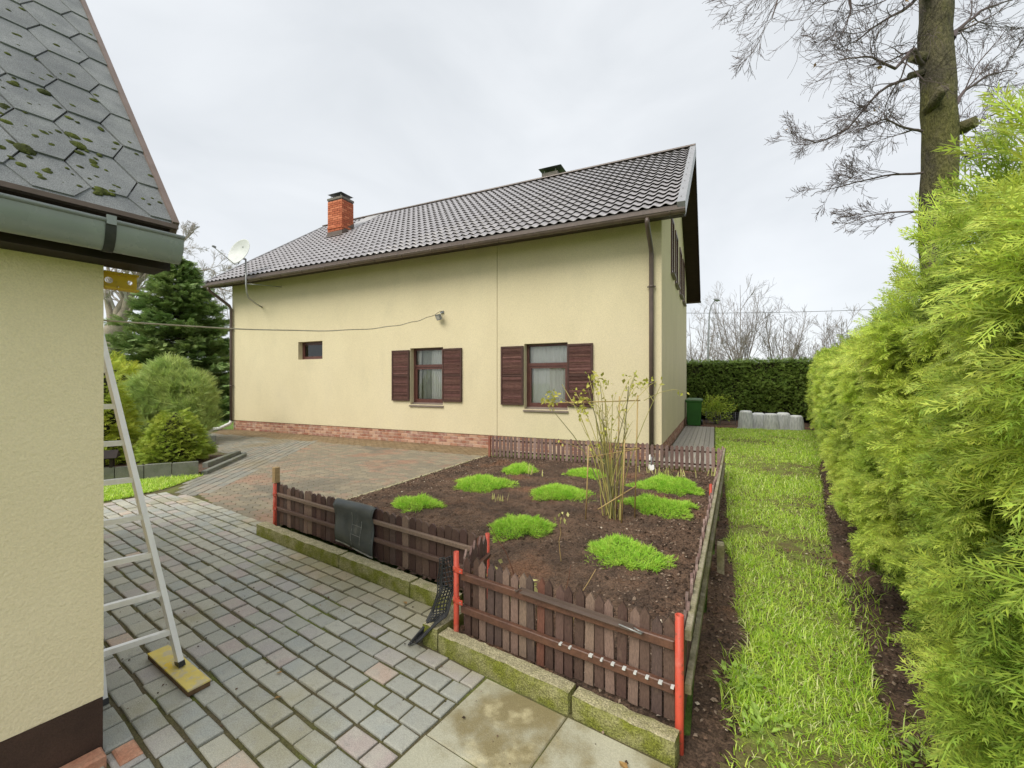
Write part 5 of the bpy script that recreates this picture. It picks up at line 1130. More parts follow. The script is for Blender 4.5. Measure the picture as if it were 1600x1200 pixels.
for (u, z, dd_, n, rad) in ((-0.62, 1.42, 0, 34, 0.050), (-0.28, 1.40, 0, 30, 0.05), (-0.13, 1.66, 0, 30, 0.055), (-0.05, 1.60, .05, 18, .05), (0.36, 1.60, 0, 16, 0.05), (0.26, 1.66, 0, 12, .045), (0.55, 1.62, 0, 8, .04), (-0.26, 1.26, 0, 18, .05), (0.28, 1.5, 0, 9, .05), (0.85, 1.5, 0, 3, .02)):
    cl.append(leaf_cluster(np.array((-1.10, 4.80, z)) + RT * u, n, rad, 0.058, g))
for p, dv, H_ in tips:
    if g.random() < 0.42: cl.append(leaf_cluster(p, 3, 0.018, 0.036, g))
V, F = join(cl); obj('leaves', nmesh('leaves', V, F, 'rose_leaf'), None, shrub)
lines = []
for u0, z0, u1, z1 in ((-0.22, 1.22, -0.62, 1.42), (0.0, 1.2, -0.28, 1.42), (0.0, 1.25, -0.12, 1.66), (0.1, 1.2, 0.38, 1.6), (0.1, 1.3, 0.27, 1.66), (0.2, 1.25, 0.56, 1.62), (0.4, 1.4, 0.85, 1.5)):
    q0 = np.array((-1.08, 4.80, z0)) + RT * u0; q1 = np.array((-1.08, 4.80, z1)) + RT * u1; lines.append((np.array([q0, q0 * .6 + q1 * .4 + (0, 0, .05), q0 * .25 + q1 * .75 + (0, 0, .05), q1]), np.array((.004, .0035, .003, .002)), 4))
obj('leaf_shoots', nmesh('leaf_shoots', *tubes_np(lines), 'cane', True), None, shrub)
sup = thing('bamboo_support', 'bamboo cane frame tied round the tall bare shrub', 'plant support', (-0.9, 4.9, 0.08))
sq = [(-0.80, 4.98), (-0.97, 5.06), (-1.55, 4.60), (-1.30, 4.48)]
for x, y, z in ((-0.80, 4.98, 1.46), (-1.02, 5.06, 1.44), (-0.9, 4.74, 0.98), (-1.28, 4.66, 0.9)):
    b = MB(); b.tube([(x - 0.02, y, 0.03), (x, y, z * 0.5), (x + 0.015, y, z)], 0.0075, 7); b.build('stake', 'bamboo', sup)
for p, q in (((-0.76, 4.99, 1.40), (-1.62, 4.62, 1.37)), ((-0.76, 4.96, 0.86), (-1.3, 4.70, 0.76)), ((-0.80, 4.95, 0.44), (-1.15, 4.62, 0.22)), ((-0.77, 4.99, 0.86), (-1.04, 5.06, 0.82))):
    b = MB(); b.tube([p, q], 0.007, 6); b.build('crossbar', 'bamboo', sup)
# sprouts and stalks
for i, (x, y, n, h, sp_, lab) in enumerate(((-2.50, 4.86, 11, 0.13, 0.07, 'cut pale green sprouts in the left middle of the bed'), (-2.62, 6.50, 5, 0.20, 0.10, 'few tall cut sprouts near the back left cushion plant'),
                                        (-0.62, 7.50, 26, 0.14, 0.26, 'row of pale yellow sprouts along the back picket fence'), (-0.04, 7.78, 5, 0.13, 0.04, 'small pale sprout clump in the far right corner of the bed'))):
    g = np.random.default_rng(60 + i); t = thing('sprout_clump', lab, 'plant', (x, y, 0.07), 'cut sprout clumps')
    pos = np.stack([x + g.normal(0, sp_, n), y + g.normal(0, 0.025, n), np.full(n, 0.06)], -1)
    V, F = scatter(*BLADE, pos, np.array((0, 0, 1.)) + g.normal(0, .2, (n, 3)), rnd3(n) + np.array((0, -1., 0)), np.stack([h * g.uniform(.6, 1.25, n), np.full(n, 0.022), np.full(n, h * 0.4)], -1))
    obj('leaves', nmesh('leaves', V, F, 'sprout'), None, t)
for i, (x, y, h, lx, m, lf_, lab) in enumerate(((-1.18, 2.62, 0.62, -0.22, 'stalk_red', 0, 'dark red bare stalk behind the front fence leaning left'), (-0.84, 2.50, 0.44, 0.05, 'stalk_red', 0, 'dark red bare stalk in the middle behind the front fence'),
                                             (-1.18, 3.45, 0.42, 0.0, 'bamboo', 9, 'thin pale stalk with small leaves in front of the cane shrub'), (-0.76, 2.42, 0.46, 0.14, 'bamboo', 0, 'thin straw coloured stalk leaning right behind the front fence'),
                                             (-0.92, 2.30, 0.36, -0.02, 'bamboo', 12, 'leafy pale seedling at the front fence middle'), (-1.32, 2.42, 0.34, 0.05, 'bamboo', 10, 'leafy pale seedling at the front fence left end'),
                                             (-1.02, 2.26, 0.34, -0.05, 'bamboo', 10, 'pale seedling with drooping leaves above the metal strip'))):
    g = np.random.default_rng(80 + i); t = thing('bare_stalk' if not lf_ else 'seedling', lab, 'plant', (x, y, 0.07), 'thin stalks in the bed')
    P = [np.array((x, y, 0.05)) + RT * (lx * k * k) + np.array((g.normal(0, .006), g.normal(0, .006), h * k)) for k in np.linspace(0, 1, 7)]
    b = MB(); b.tube(P, [0.0045 - 0.0028 * k for k in np.linspace(0, 1, 7)], 5); b.build('stem', m, t)
    if lf_:
        c = np.array(P[-1]); pos = c + g.normal(0, 0.03, (lf_, 3)); V, F = scatter(*LEAF, pos, rnd3(lf_) + np.array((0, 0, -.5)), rnd3(lf_) + np.array((0, 0, 1)), g.uniform(0.03, 0.055, lf_)); obj('leaves', nmesh('leaves', V, F, 'sprout'), None, t)
# a small white trowel by the back fence
tr = thing('trowel', 'small white garden scoop standing against the back picket fence', 'trowel', (-1.0, 7.80, 0.08))
b = MB(); b.prism([(-0.045, 0.10), (-0.05, 0.03), (-0.02, 0.0), (0.02, 0.0), (0.05, 0.03), (0.045, 0.10)], -0.004, 0.004, Matrix.Translation((-1.0, 7.80, 0.07)) @ Matrix.Rotation(math.radians(80), 4, 'X')); b.build('blade', 'white_paint', tr)
b = MB(); b.tube([(-1.0, 7.815, 0.16), (-1.0, 7.85, 0.30)], 0.012, 8); b.build('handle', 'lamp_grey', tr)
# fallen leaves on the paving
for i, (x, y, r, lab) in enumerate(((-2.02, 2.45, 0.045, 'yellow fallen leaf at the foot of the left kerb'), (-1.98, 1.42, 0.04, 'brown crumpled leaf on the pavers right of the yellow board'), (-2.12, 1.57, 0.035, 'reddish leaf on the pavers above the yellow board corner'), (-0.36, 1.80, 0.06, 'long brown leaf on the stained slab beside the kerb'))):
    g = np.random.default_rng(i + 90); V, F = scatter(*LEAF, np.array([[x, y, 0.03]]), g.normal(0, 1, (1, 3)) * (1, 1, .1), np.array([[0, 0.15, 1.]]), np.array([r]))
    me = nmesh('fallen_leaf', V, F, 'dead_leaf'); tag(obj('fallen_leaf', me, None), lab, 'leaf', 'fallen leaves')

# ------------------------------------------------------------------ hedges
def hx(y): return 0.545 + 0.150 * np.asarray(y)
def hz_(y): return np.interp(y, [0, 1.5, 2.3, 3, 4, 5, 7, 10, 15, 21.5], [2.3, 2.20, 2.20, 2.16, 2.06, 1.97, 1.95, 2.06, 2.26, 2.42])
hedge = thing('hedge', 'tall bright yellow green thuja hedge along the right side of the lawn', 'hedge', (2.0, 8, 0))
g = np.random.default_rng(31)
parts_hi, parts_mid, parts_lo = [], [], []
def hedge_pts(n, y0, y1):
    y = g.uniform(y0, y1, n); f = g.uniform(0, 1, n); H = hz_(y); z = 0.06 + f * (H - 0.02)
    bulge = 0.10 * np.sin(f * 3.0) + 0.05 * noise2(y * 1.6, z * 1.9, 5) * 0.6 + 0.085 * noise2(y * 3.2, z * 5.2, 6) * 0.5
    inset = 0.26 * np.clip(1 - f * 6, 0, 1) + 0.24 * np.clip((f - 0.9) * 10, 0, 1) ** 2
    dx = g.exponential(0.075, n); x = hx(y) - bulge + inset + dx
    return np.stack([x, y, z], -1), f
nrm = np.array((-0.97, -0.22, 0.0))
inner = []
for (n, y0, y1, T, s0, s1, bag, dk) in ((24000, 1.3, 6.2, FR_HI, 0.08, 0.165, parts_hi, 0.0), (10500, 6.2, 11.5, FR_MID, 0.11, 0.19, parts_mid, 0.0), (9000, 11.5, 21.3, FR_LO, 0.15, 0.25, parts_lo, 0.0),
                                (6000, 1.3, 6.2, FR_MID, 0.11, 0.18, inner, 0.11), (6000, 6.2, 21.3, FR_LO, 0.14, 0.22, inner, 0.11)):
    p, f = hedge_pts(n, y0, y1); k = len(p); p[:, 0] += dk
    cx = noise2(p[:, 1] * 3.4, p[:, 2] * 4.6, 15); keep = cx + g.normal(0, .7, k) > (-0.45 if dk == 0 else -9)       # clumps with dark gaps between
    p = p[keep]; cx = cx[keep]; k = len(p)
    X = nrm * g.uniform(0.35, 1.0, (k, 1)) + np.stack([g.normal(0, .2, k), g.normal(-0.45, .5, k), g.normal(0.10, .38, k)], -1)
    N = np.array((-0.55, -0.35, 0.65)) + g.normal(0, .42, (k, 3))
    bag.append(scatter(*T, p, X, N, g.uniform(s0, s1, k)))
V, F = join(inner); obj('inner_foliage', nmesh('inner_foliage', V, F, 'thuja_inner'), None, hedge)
# feathery top edge
for (n, y0, y1, T) in ((2300, 1.3, 7, FR_HI), (2600, 7, 21.3, FR_LO)):
    y = g.uniform(y0, y1, n); p = np.stack([hx(y) + g.uniform(-0.02, 0.9, n), y, hz_(y) + 0.06 * noise2(y * 3, y * 0, 8) + g.normal(0, .05, n)], -1)
    X = np.stack([g.normal(-.35, .4, n), g.normal(-.1, .5, n), np.abs(g.normal(.8, .35, n))], -1); (parts_hi if T is FR_HI else parts_lo).append(scatter(*T, p, X, rnd3(n), g.uniform(0.12, 0.22, n)))
for bag in (parts_hi, parts_mid, parts_lo):
    V, F = join(bag); obj('foliage', nmesh('foliage', V, F, 'thuja'), None, hedge)
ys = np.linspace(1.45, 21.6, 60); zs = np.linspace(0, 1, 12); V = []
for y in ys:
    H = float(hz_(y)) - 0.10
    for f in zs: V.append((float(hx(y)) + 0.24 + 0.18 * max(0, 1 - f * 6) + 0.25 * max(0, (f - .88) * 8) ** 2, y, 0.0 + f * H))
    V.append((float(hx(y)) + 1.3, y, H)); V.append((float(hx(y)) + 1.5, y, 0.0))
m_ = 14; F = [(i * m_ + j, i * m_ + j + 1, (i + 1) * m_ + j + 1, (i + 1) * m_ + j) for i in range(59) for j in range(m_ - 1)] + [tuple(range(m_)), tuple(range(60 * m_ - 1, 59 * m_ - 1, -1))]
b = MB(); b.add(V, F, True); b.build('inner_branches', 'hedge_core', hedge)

bh = thing('hedge', 'dark green clipped hedge across the far end of the lawn', 'hedge', (0, 20.6, 0))
n = 15000; x = g.uniform(-5, 4.3, n); z = g.uniform(0.42, 2.5, n); top = g.random(n) < 0.16
lum = 0.07 * noise2(x * 2, z * 2, 12)
p = np.stack([x, 20.1 - lum + g.exponential(.05, n), z + 0.05 * noise2(x * 2, x * 0, 13)], -1); p[top, 1] = 20.1 + g.uniform(0, .8, top.sum()); p[top, 2] = 2.48 + g.normal(0, .04, top.sum())
X = np.stack([g.normal(0, .7, n), g.normal(-.8, .3, n), g.normal(.1, .5, n)], -1); V, F = scatter(*FR_LO, p, X, np.array((0, -.3, .8)) + g.normal(0, .5, (n, 3)), g.uniform(.11, .2, n))
obj('foliage', nmesh('foliage', V, F, 'thuja_dark'), None, bh)
b = MB(); b.box(-5.05, 4.4, 20.22, 21.0, 0.35, 2.42); b.build('inner_branches', 'hedge_core', bh)
for i in range(18):
    x = -4.8 + i * 0.53; b = MB(); b.tube([(x, 20.5, -0.02), (x + 0.03, 20.48, 0.25), (x - 0.02, 20.5, 0.6)], 0.035, 6); b.build('trunk', 'bark_moss', bh)
b = MB(); b.box(-5.05, 4.6, 20.9, 20.98, -0.03, 0.6); b.build('dark_backing', 'hedge_core', bh)  # flat dark board behind the trunks, filling the gap under the foliage

# ------------------------------------------------------------------ deck, bin, tubs at the far end
deck = thing('deck', 'grey wooden plank walkway beside the house gable', 'deck', (-0.5, 12, 0)); del deck['category']; deck['kind'] = 'structure'
for i in range(8):
    x = -0.945 + i * 0.1165; b = MB(); b.cbox((0, 0, 0), (1, 0, 0), (0, 1, 0), (0, 0, 1), x + 0.003, x + 0.1135, 8.42, 16.6, 0.0, 0.055, 0.004); b.build('plank', 'deck_wood', deck)
wb = thing('wheelie_bin', 'green wheeled rubbish bin at the far house corner', 'bin', (-0.67, 16.75, 0.057))
b = MB(); cx_, cy_, z0 = -0.67, 16.85, 0.057
lv = [(0.21, 0.24, 0.02), (0.225, 0.26, 0.35), (0.25, 0.29, 0.84), (0.27, 0.31, 0.86), (0.27, 0.31, 0.91)]
V = [(cx_ + sx * w, cy_ + sy * d, z0 + z) for w, d, z in lv for sx, sy in ((-1, -1), (1, -1), (1, 1), (-1, 1))]
b.add(V, [(3, 2, 1, 0)] + [(4 * k + i, 4 * k + (i + 1) % 4, 4 * k + 4 + (i + 1) % 4, 4 * k + 4 + i) for k in range(4) for i in range(4)]); b.build('body', 'bin_green', wb)
b = MB(); V = [(cx_ + sx * w, cy_ + sy * d, z0 + z) for w, d, z in ((0.285, 0.325, 0.905), (0.285, 0.325, 0.94), (0.20, 0.24, 0.985)) for sx, sy in ((-1, -1), (1, -1), (1, 1), (-1, 1))]
b.add(V, [(3, 2, 1, 0), (8, 9, 10, 11)] + [(4 * k + i, 4 * k + (i + 1) % 4, 4 * k + 4 + (i + 1) % 4, 4 * k + 4 + i) for k in range(2) for i in range(4)]); b.build('lid', 'bin_lid', wb)
for s in (-1, 1): b = MB(); b.lathe([(0.001, -0.03), (0.1, -0.03), (0.1, 0.03), (0.001, 0.03)], (cx_ + s * 0.245, cy_ + 0.22, z0 + 0.1), 14, (1, 0, 0)); b.build('wheel', 'black_plastic', wb)
b = MB(); b.tube([(cx_ - 0.25, cy_ + 0.36, z0 + 0.90), (cx_ + 0.25, cy_ + 0.36, z0 + 0.90)], 0.016, 8); b.build('handle', 'black_plastic', wb)
b = MB(); b.cbox((-0.10, 16.9, 0), (0.94, -0.34, 0), (0.34, 0.94, 0), (0, 0, 1), -0.42, 0.42, -0.06, 0.06, 0.0, 0.05, 0.006); tag(b.build('timber', 'timber_red'), 'reddish timber lying on the ground beside the green bin', 'timber')
def leafy(name, label, cat, c, r, n, T, size, m, group=None, flat=1.0, trunk=True, upb=0.3, surf=0.35, core=None):
    g = np.random.default_rng(abs(hash(label)) % 1000 if False else sum(map(ord, label)) % 1000); t = thing(name, label, cat, (c[0], c[1], 0), group)
    d = rnd3(n); lum = 1 + 0.16 * np.sin(d[:, 0] * 7 + d[:, 2] * 5) + 0.10 * np.sin(d[:, 1] * 11 + d[:, 2] * 9); ra = (1 - surf * g.random(n) ** 1.5) * lum
    p = np.array(c) + d * ra[:, None] * np.array(r); X = d + g.normal(0, .35, (n, 3)) + np.array((0, 0, upb)); V, F = scatter(*T, p, X, rnd3(n) + np.array((0, -.3, .6)), size * g.uniform(.7, 1.3, n))
    ok = V.reshape(n, -1, 3)[:, :, 2].min(1) > 0.0
    k = V.shape[0] // n; V = V.reshape(n, k, 3)[ok].reshape(-1, 3); F = (T[1][None] + (np.arange(ok.sum()) * k)[:, None, None]).reshape(-1, 4)
    obj('foliage', nmesh('foliage', V, F, m), None, t)
    if core:
        b = MB(); b.lathe([(0.001, -1), (0.5, -.87), (.87, -.5), (1, 0), (.87, .5), (.5, .87), (.001, 1)], (0, 0, 0), 14); b.v = [(c[0] + x * r[0] * core, c[1] + y * r[1] * core, max(0.02, c[2] + z * r[2] * core)) for x, y, z in b.v]; b.build('inner_branches', 'hedge_core', t)
    if trunk:
        b = MB(); b.tube([(c[0], c[1], -0.03), (c[0] + .02, c[1], c[2] * .5), (c[0], c[1] + .02, c[2])], [0.05, 0.04, 0.02], 7); b.build('stem', 'bark_moss', t)
    return t
leafy('shrub', 'light green small shrub between the bin and the far hedge', 'shrub', (0.02, 18.3, 0.62), (0.62, 0.5, 0.5), 1500, LEAF, 0.07, 'conifer_gold', surf=0.8)
wf = thing('wire_fence', 'low grey wire mesh fence in front of the far hedge', 'fence', (0.4, 18.4, 0))
for i in range(6): b = MB(); b.tube([(-0.3 + i * 0.5, 18.0 + i * 0.06, -0.02), (-0.3 + i * 0.5, 18.0 + i * 0.06, 0.5)], 0.012, 5); b.build('post', 'dark_wire', wf)
b = MB()
for k in range(7): b.tube([(-0.3, 18.0, 0.08 + k * 0.066), (2.2, 18.3, 0.08 + k * 0.066)], 0.0035, 3, False)
for k in range(40): x = -0.3 + k * 0.0625; b.tube([(x, 18.0 + (x + .3) * .12, 0.05), (x, 18.0 + (x + .3) * .12, 0.48)], 0.0035, 3, False)
tag(b.build('mesh_wires', 'dark_wire', wf), kind='stuff')
for i, (x, y, s, h, lab) in enumerate(((0.98, 17.0, 0.27, 0.60, 'leftmost and tallest clear ribbed tub upturned on the lawn end'), (1.38, 17.25, 0.29, 0.50, 'second clear ribbed tub from the left on the lawn end'), (1.74, 17.05, 0.28, 0.52, 'middle clear ribbed tub upturned on the lawn end'),
                                       (2.12, 17.25, 0.29, 0.53, 'fourth clear ribbed tub from the left on the lawn end'), (2.48, 17.2, 0.27, 0.47, 'rightmost clear ribbed tub upturned near the hedge'))):
    t = thing('upturned_tub', lab, 'tub', (x, y, 0), 'clear tubs at the lawn end'); b = MB(); k = 28
    rad = lambda j, f: s * f * (1 + 0.035 * (j % 2)) * (1 if True else 1)
    lv = [(1.0, 0.0), (0.98, 0.03), (0.90, 0.03 + 0.0), (0.82, h * .55), (0.72, h * .93), (0.64, h)]
    V = [(x + rad(j, f) * math.cos(6.2832 * j / k), y + rad(j, f) * math.sin(6.2832 * j / k), z) for f, z in lv for j in range(k)]
    b.add(V, [(a * k + j, a * k + (j + 1) % k, (a + 1) * k + (j + 1) % k, (a + 1) * k + j) for a in range(len(lv) - 1) for j in range(k)]); b.build('wall', 'tub_plastic', t)
    b = MB(); b.lathe([(s * 0.68, h - 0.02), (s * 0.66, h + 0.015), (s * 0.45, h + 0.03 + 0.02 * (i % 2)), (0.001, h + 0.035)], (x, y, 0), 20); b.build('base', 'tub_top', t)

# ------------------------------------------------------------------ left background: walls, conifers
pw = thing('panel_wall', 'low grey concrete panel edging wall behind the grass patch', 'wall', (-8.2, 3.8, 0))
q0, q1 = np.array((-8.98, 2.85)), np.array((-7.93, 4.31)); L = np.linalg.norm(q1 - q0); dv = (q1 - q0) / L; nv = np.array((dv[1], -dv[0]))
for i in range(5):
    b = MB(); b.cbox((*q0, 0), (*dv, 0), (-nv[0], -nv[1], 0), (0, 0, 1), L * i / 5 + 0.006, L * (i + 1) / 5 - 0.006, 0, 0.06, -0.03, 0.265 + 0.006 * (i % 2), 0.006); b.build('panel', 'panel_concrete', pw)
for (x0, y0_, x1, y1_, h) in ((-7.93, 4.40, -9.12, 5.86, 0.085), (-9.12, 5.86, -9.3, 5.86, 0.10), (-8.35, 4.65, -9.22, 5.80, 0.15)):
    p, q = np.array((x0, y0_)), np.array((x1, y1_)); l_ = np.linalg.norm(q - p); dd_ = (q - p) / l_
    b = MB(); b.cbox((*p, 0), (*dd_, 0), (-dd_[1], dd_[0], 0), (0, 0, 1), 0, l_, -0.045, 0.045, -0.03, h, 0.008); b.build('kerb_piece', 'panel_concrete', pw)
sheet('wedge_soil', [(-8.0, 4.36), (-9.1, 5.8), (-9.6, 5.6), (-10.5, 3.5), (-9.0, 2.9)], 0.06, 'soil', 'soil behind the concrete panel edging')
p2 = thing('planter_wall', 'second low grey concrete planter wall beyond the small conifer', 'wall', (-11.5, 6.3, 0))
for (x0, y0_, x1, y1_) in ((-11.9, 5.75, -11.62, 6.14), (-11.62, 6.15, -11.42, 6.60), (-11.42, 6.62, -12.6, 6.9)):
    p, q = np.array((x0, y0_)), np.array((x1, y1_)); l_ = np.linalg.norm(q - p); dd_ = (q - p) / l_
    b = MB(); b.cbox((*p, 0), (*dd_, 0), (-dd_[1], dd_[0], 0), (0, 0, 1), 0.002, l_ - 0.002, 0, 0.06, -0.03, 0.27, 0.006); b.build('panel', 'panel_concrete', p2)
b = MB(); b.tube([(-15.2, 8.55, 0.03), (-16.4, 7.9, 0.03), (-17.0, 7.4, 0.03)], 0.05, 8); tag(b.build('drain_edging', 'timber_red'), 'red brown drain edging running from the downpipe to the garden', 'edging')
b = MB(); b.tube([(-10.05, 5.05, 0.0), (-10.05, 5.05, 0.62)], 0.016, 6); tag(b.build('marker_stake', 'rail_grey'), 'thin pale stake beside the small conifer', 'stake')
bhs = thing('garden_lantern', 'small dark wooden lantern house on the panel wall behind the ladder', 'lantern', (-8.62, 3.40, 0.27))
b = MB(); o = np.array((-8.72, 3.30, 0.266)); ax = np.array((*dv, 0)); ay = np.array((-dv[1], dv[0], 0))
for u in (-0.17, -0.06, 0.05, 0.16):
    b.obox(o, ax, ay, (0, 0, 1), u - 0.018, u + 0.018, -0.06, -0.03, 0, 0.13); b.obox(o, ax, ay, (0, 0, 1), u - 0.018, u + 0.018, 0.03, 0.06, 0, 0.13)
b.obox(o, ax, ay, (0, 0, 1), -0.2, 0.2, -0.07, 0.07, 0.131, 0.165); b.build('posts', 'dark_wood', bhs)
b = MB(); V = [o + ax * u + ay * v_ + np.array((0, 0, z)) for u in (-0.24, 0.24) for v_, z in ((-0.12, 0.155), (0, 0.27), (0.12, 0.155))]
b.add(V, [(0, 1, 2), (5, 4, 3), (0, 3, 4, 1), (1, 4, 5, 2), (2, 5, 3, 0)]); b.build('roof', 'dark_wood', bhs)

def cone_conifer(name, label, c, r, h, n, T, size, m, power=0.8, z0=0.05):
    g = np.random.default_rng(sum(map(ord, label)) % 997); t = thing(name, label, 'conifer', (c[0], c[1], 0))
    f = 1 - np.sqrt(g.uniform(0, 1, n)) * 0.985; an = g.uniform(0, 6.2832, n); R_ = r * (1 - f) ** power * (1 + 0.13 * np.sin(an * 5 + f * 17)) * (1 - 0.22 * g.random(n) ** 2)
    R_ = np.where(f < 0.12, R_ * (0.78 + f * 1.9), R_)
    p = np.stack([c[0] + np.cos(an) * R_, c[1] + np.sin(an) * R_, z0 + f * h], -1); X = np.stack([np.cos(an), np.sin(an), np.full(n, .45)], -1) + g.normal(0, .35, (n, 3))
    V, F = scatter(*T, p, X, np.array((0, 0, 1.)) + g.normal(0, .5, (n, 3)), size * g.uniform(.7, 1.3, n)); obj('foliage', nmesh('foliage', V, F, m), None, t)
    b = MB(); b.lathe([(r * .74 * (1 - q) ** power, z0 + h * q * .93) for q in (0, .1, .25, .45, .65, .85)] + [(0.001, z0 + h * .93)], (c[0], c[1], 0), 12); b.build('inner_branches', 'hedge_core', t)
    b = MB(); b.tube([(c[0], c[1], -0.03), (c[0], c[1], z0 + h * .8)], [r * .09, r * .02], 7); b.build('trunk', 'bark_moss', t)
cone_conifer('small_conifer', 'small rounded golden green conifer behind the concrete panels', (-9.55, 4.78), 0.56, 0.98, 2600, FR_MID, 0.14, 'conifer_gold', 0.62, 0.10)
cone_conifer('slim_conifer', 'slim yellow green conifer just behind the ladder', (-10.6, 4.05), 0.55, 2.0, 2200, FR_LO, 0.17, 'yellow_bush', 0.6, 0.05)
# pine shrub: needle tufts on several lumps
ps = thing('pine_shrub', 'broad bushy pine with soft grey green needles', 'pine', (-13.2, 6.4, 0)); g = np.random.default_rng(71); parts = []
for (ox, oz, r, n) in ((-0.55, 1.15, 0.55, 330), (0.55, 1.25, 0.58, 330), (0.0, 1.5, 0.55, 330), (0.8, 0.7, 0.45, 220), (-0.2, 0.75, 0.6, 260), (0.1, 1.85, 0.34, 130), (-0.75, 0.8, 0.4, 160)):
    c = np.array((-13.2, 6.4, oz)) + RT * ox; d_ = rnd3(n); p = c + d_ * r * (1 - .35 * g.random((n, 1)) ** 2); X = d_ * .8 + np.array((0, 0, .9)) + g.normal(0, .25, (n, 3)); parts.append(scatter(*TUFT, p, X, rnd3(n), g.uniform(.20, .34, n)))
V, F = join(parts); obj('foliage', nmesh('foliage', V, F, 'pine_green'), None, ps)
b = MB()
b.tube([(-13.2, 6.4, -0.03), (-13.25, 6.45, 0.6), (-13.1, 6.4, 1.5)], [0.10, 0.08, 0.03], 8)
for ox, z in ((-0.6, 1.2), (0.6, 1.1), (0.75, 0.7)): e = np.array((-13.2, 6.4, z)) + RT * ox; b.tube([(-13.23, 6.43, 0.4), e], [0.05, 0.02], 6)
b.build('trunk', 'bark_moss', ps)
leafy('golden_bush', 'rounded yellow green bush behind the pine', 'bush', (-16.3, 6.3, 1.35), (0.85, 0.85, 0.98), 1700, FR_LO, 0.24, 'yellow_bush', core=0.75)
leafy('dark_bush', 'low dark green bush under the big spruce', 'bush', (-16.9, 7.3, 0.6), (1.1, 0.9, 0.65), 1300, FR_LO, 0.22, 'thuja_dark', core=0.78)
# big spruce
spr = thing('spruce', 'large dark green spruce left of the house', 'spruce', (-21.5, 10.9, 0)); g = np.random.default_rng(72)
c = np.array((-21.5, 10.9, 0)); Hs, Rs = 7.1, 3.1; P, Xs, Ns, Sz = [], [], [], []; bl = [(np.array([c + (0, 0, -.03), c + (0, 0, 3.5), c + (0, 0, Hs - .05)]), np.array((.22, .12, .02)), 8)]
lev = 0.25
while lev < Hs - 0.1:
    f = lev / Hs; R_ = Rs * (1 - f) ** 0.86 + 0.10; nb_ = int(9 + 6 * (1 - f))
    for q in range(nb_):
        an = 6.2832 * (q + g.random()) / nb_; Lb = R_ * g.uniform(.72, 1.12); dr = np.array((math.cos(an), math.sin(an), 0)); o = c + (0, 0, lev + g.uniform(-.14, .14)); sag = g.uniform(-.10, .22) + 0.35 * f
        pts = [o + dr * Lb * t + np.array((0, 0, sag * Lb * t - .12 * Lb * t * t + 0.13 * Lb * t ** 4)) for t in np.linspace(0, 1, 5)]; bl.append((np.array(pts), np.linspace(.035, .006, 5), 4))
        ns = int(9 + Lb * 22)
        for w in range(ns):
            t = g.uniform(.18, 1.02) ** 0.8; i_ = min(3, int(t * 4)); b0 = pts[i_] + (pts[min(4, i_ + 1)] - pts[i_]) * (t * 4 - i_)
            sd = np.array((-dr[1], dr[0], 0)) * g.normal(0, .75); P.append(b0 + sd * .22 * (1 - .4 * t) * Lb * .5); Xs.append(dr + sd * .8 + np.array((0, 0, g.normal(.18, .28)))); Ns.append(np.array((0, 0, 1.)) + g.normal(0, .6, 3)); Sz.append(g.uniform(.28, .52))
    lev += 0.21 + 0.06 * g.random()
n = 60; P += list(c + np.stack([g.normal(0, .05, n), g.normal(0, .05, n), Hs - g.uniform(0, .7, n)], -1)); Xs += list(np.stack([g.normal(0, .7, n), g.normal(0, .7, n), np.full(n, .9)], -1)); Ns += list(rnd3(n)); Sz += list(g.uniform(.15, .28, n))
V, F = scatter(*SPRAY, np.array(P), np.array(Xs), np.array(Ns), np.array(Sz)); obj('foliage', nmesh('foliage', V, F, 'spruce_green'), None, spr)
obj('trunk', nmesh('trunk', *tubes_np(bl), 'bark_moss', True), None, spr)

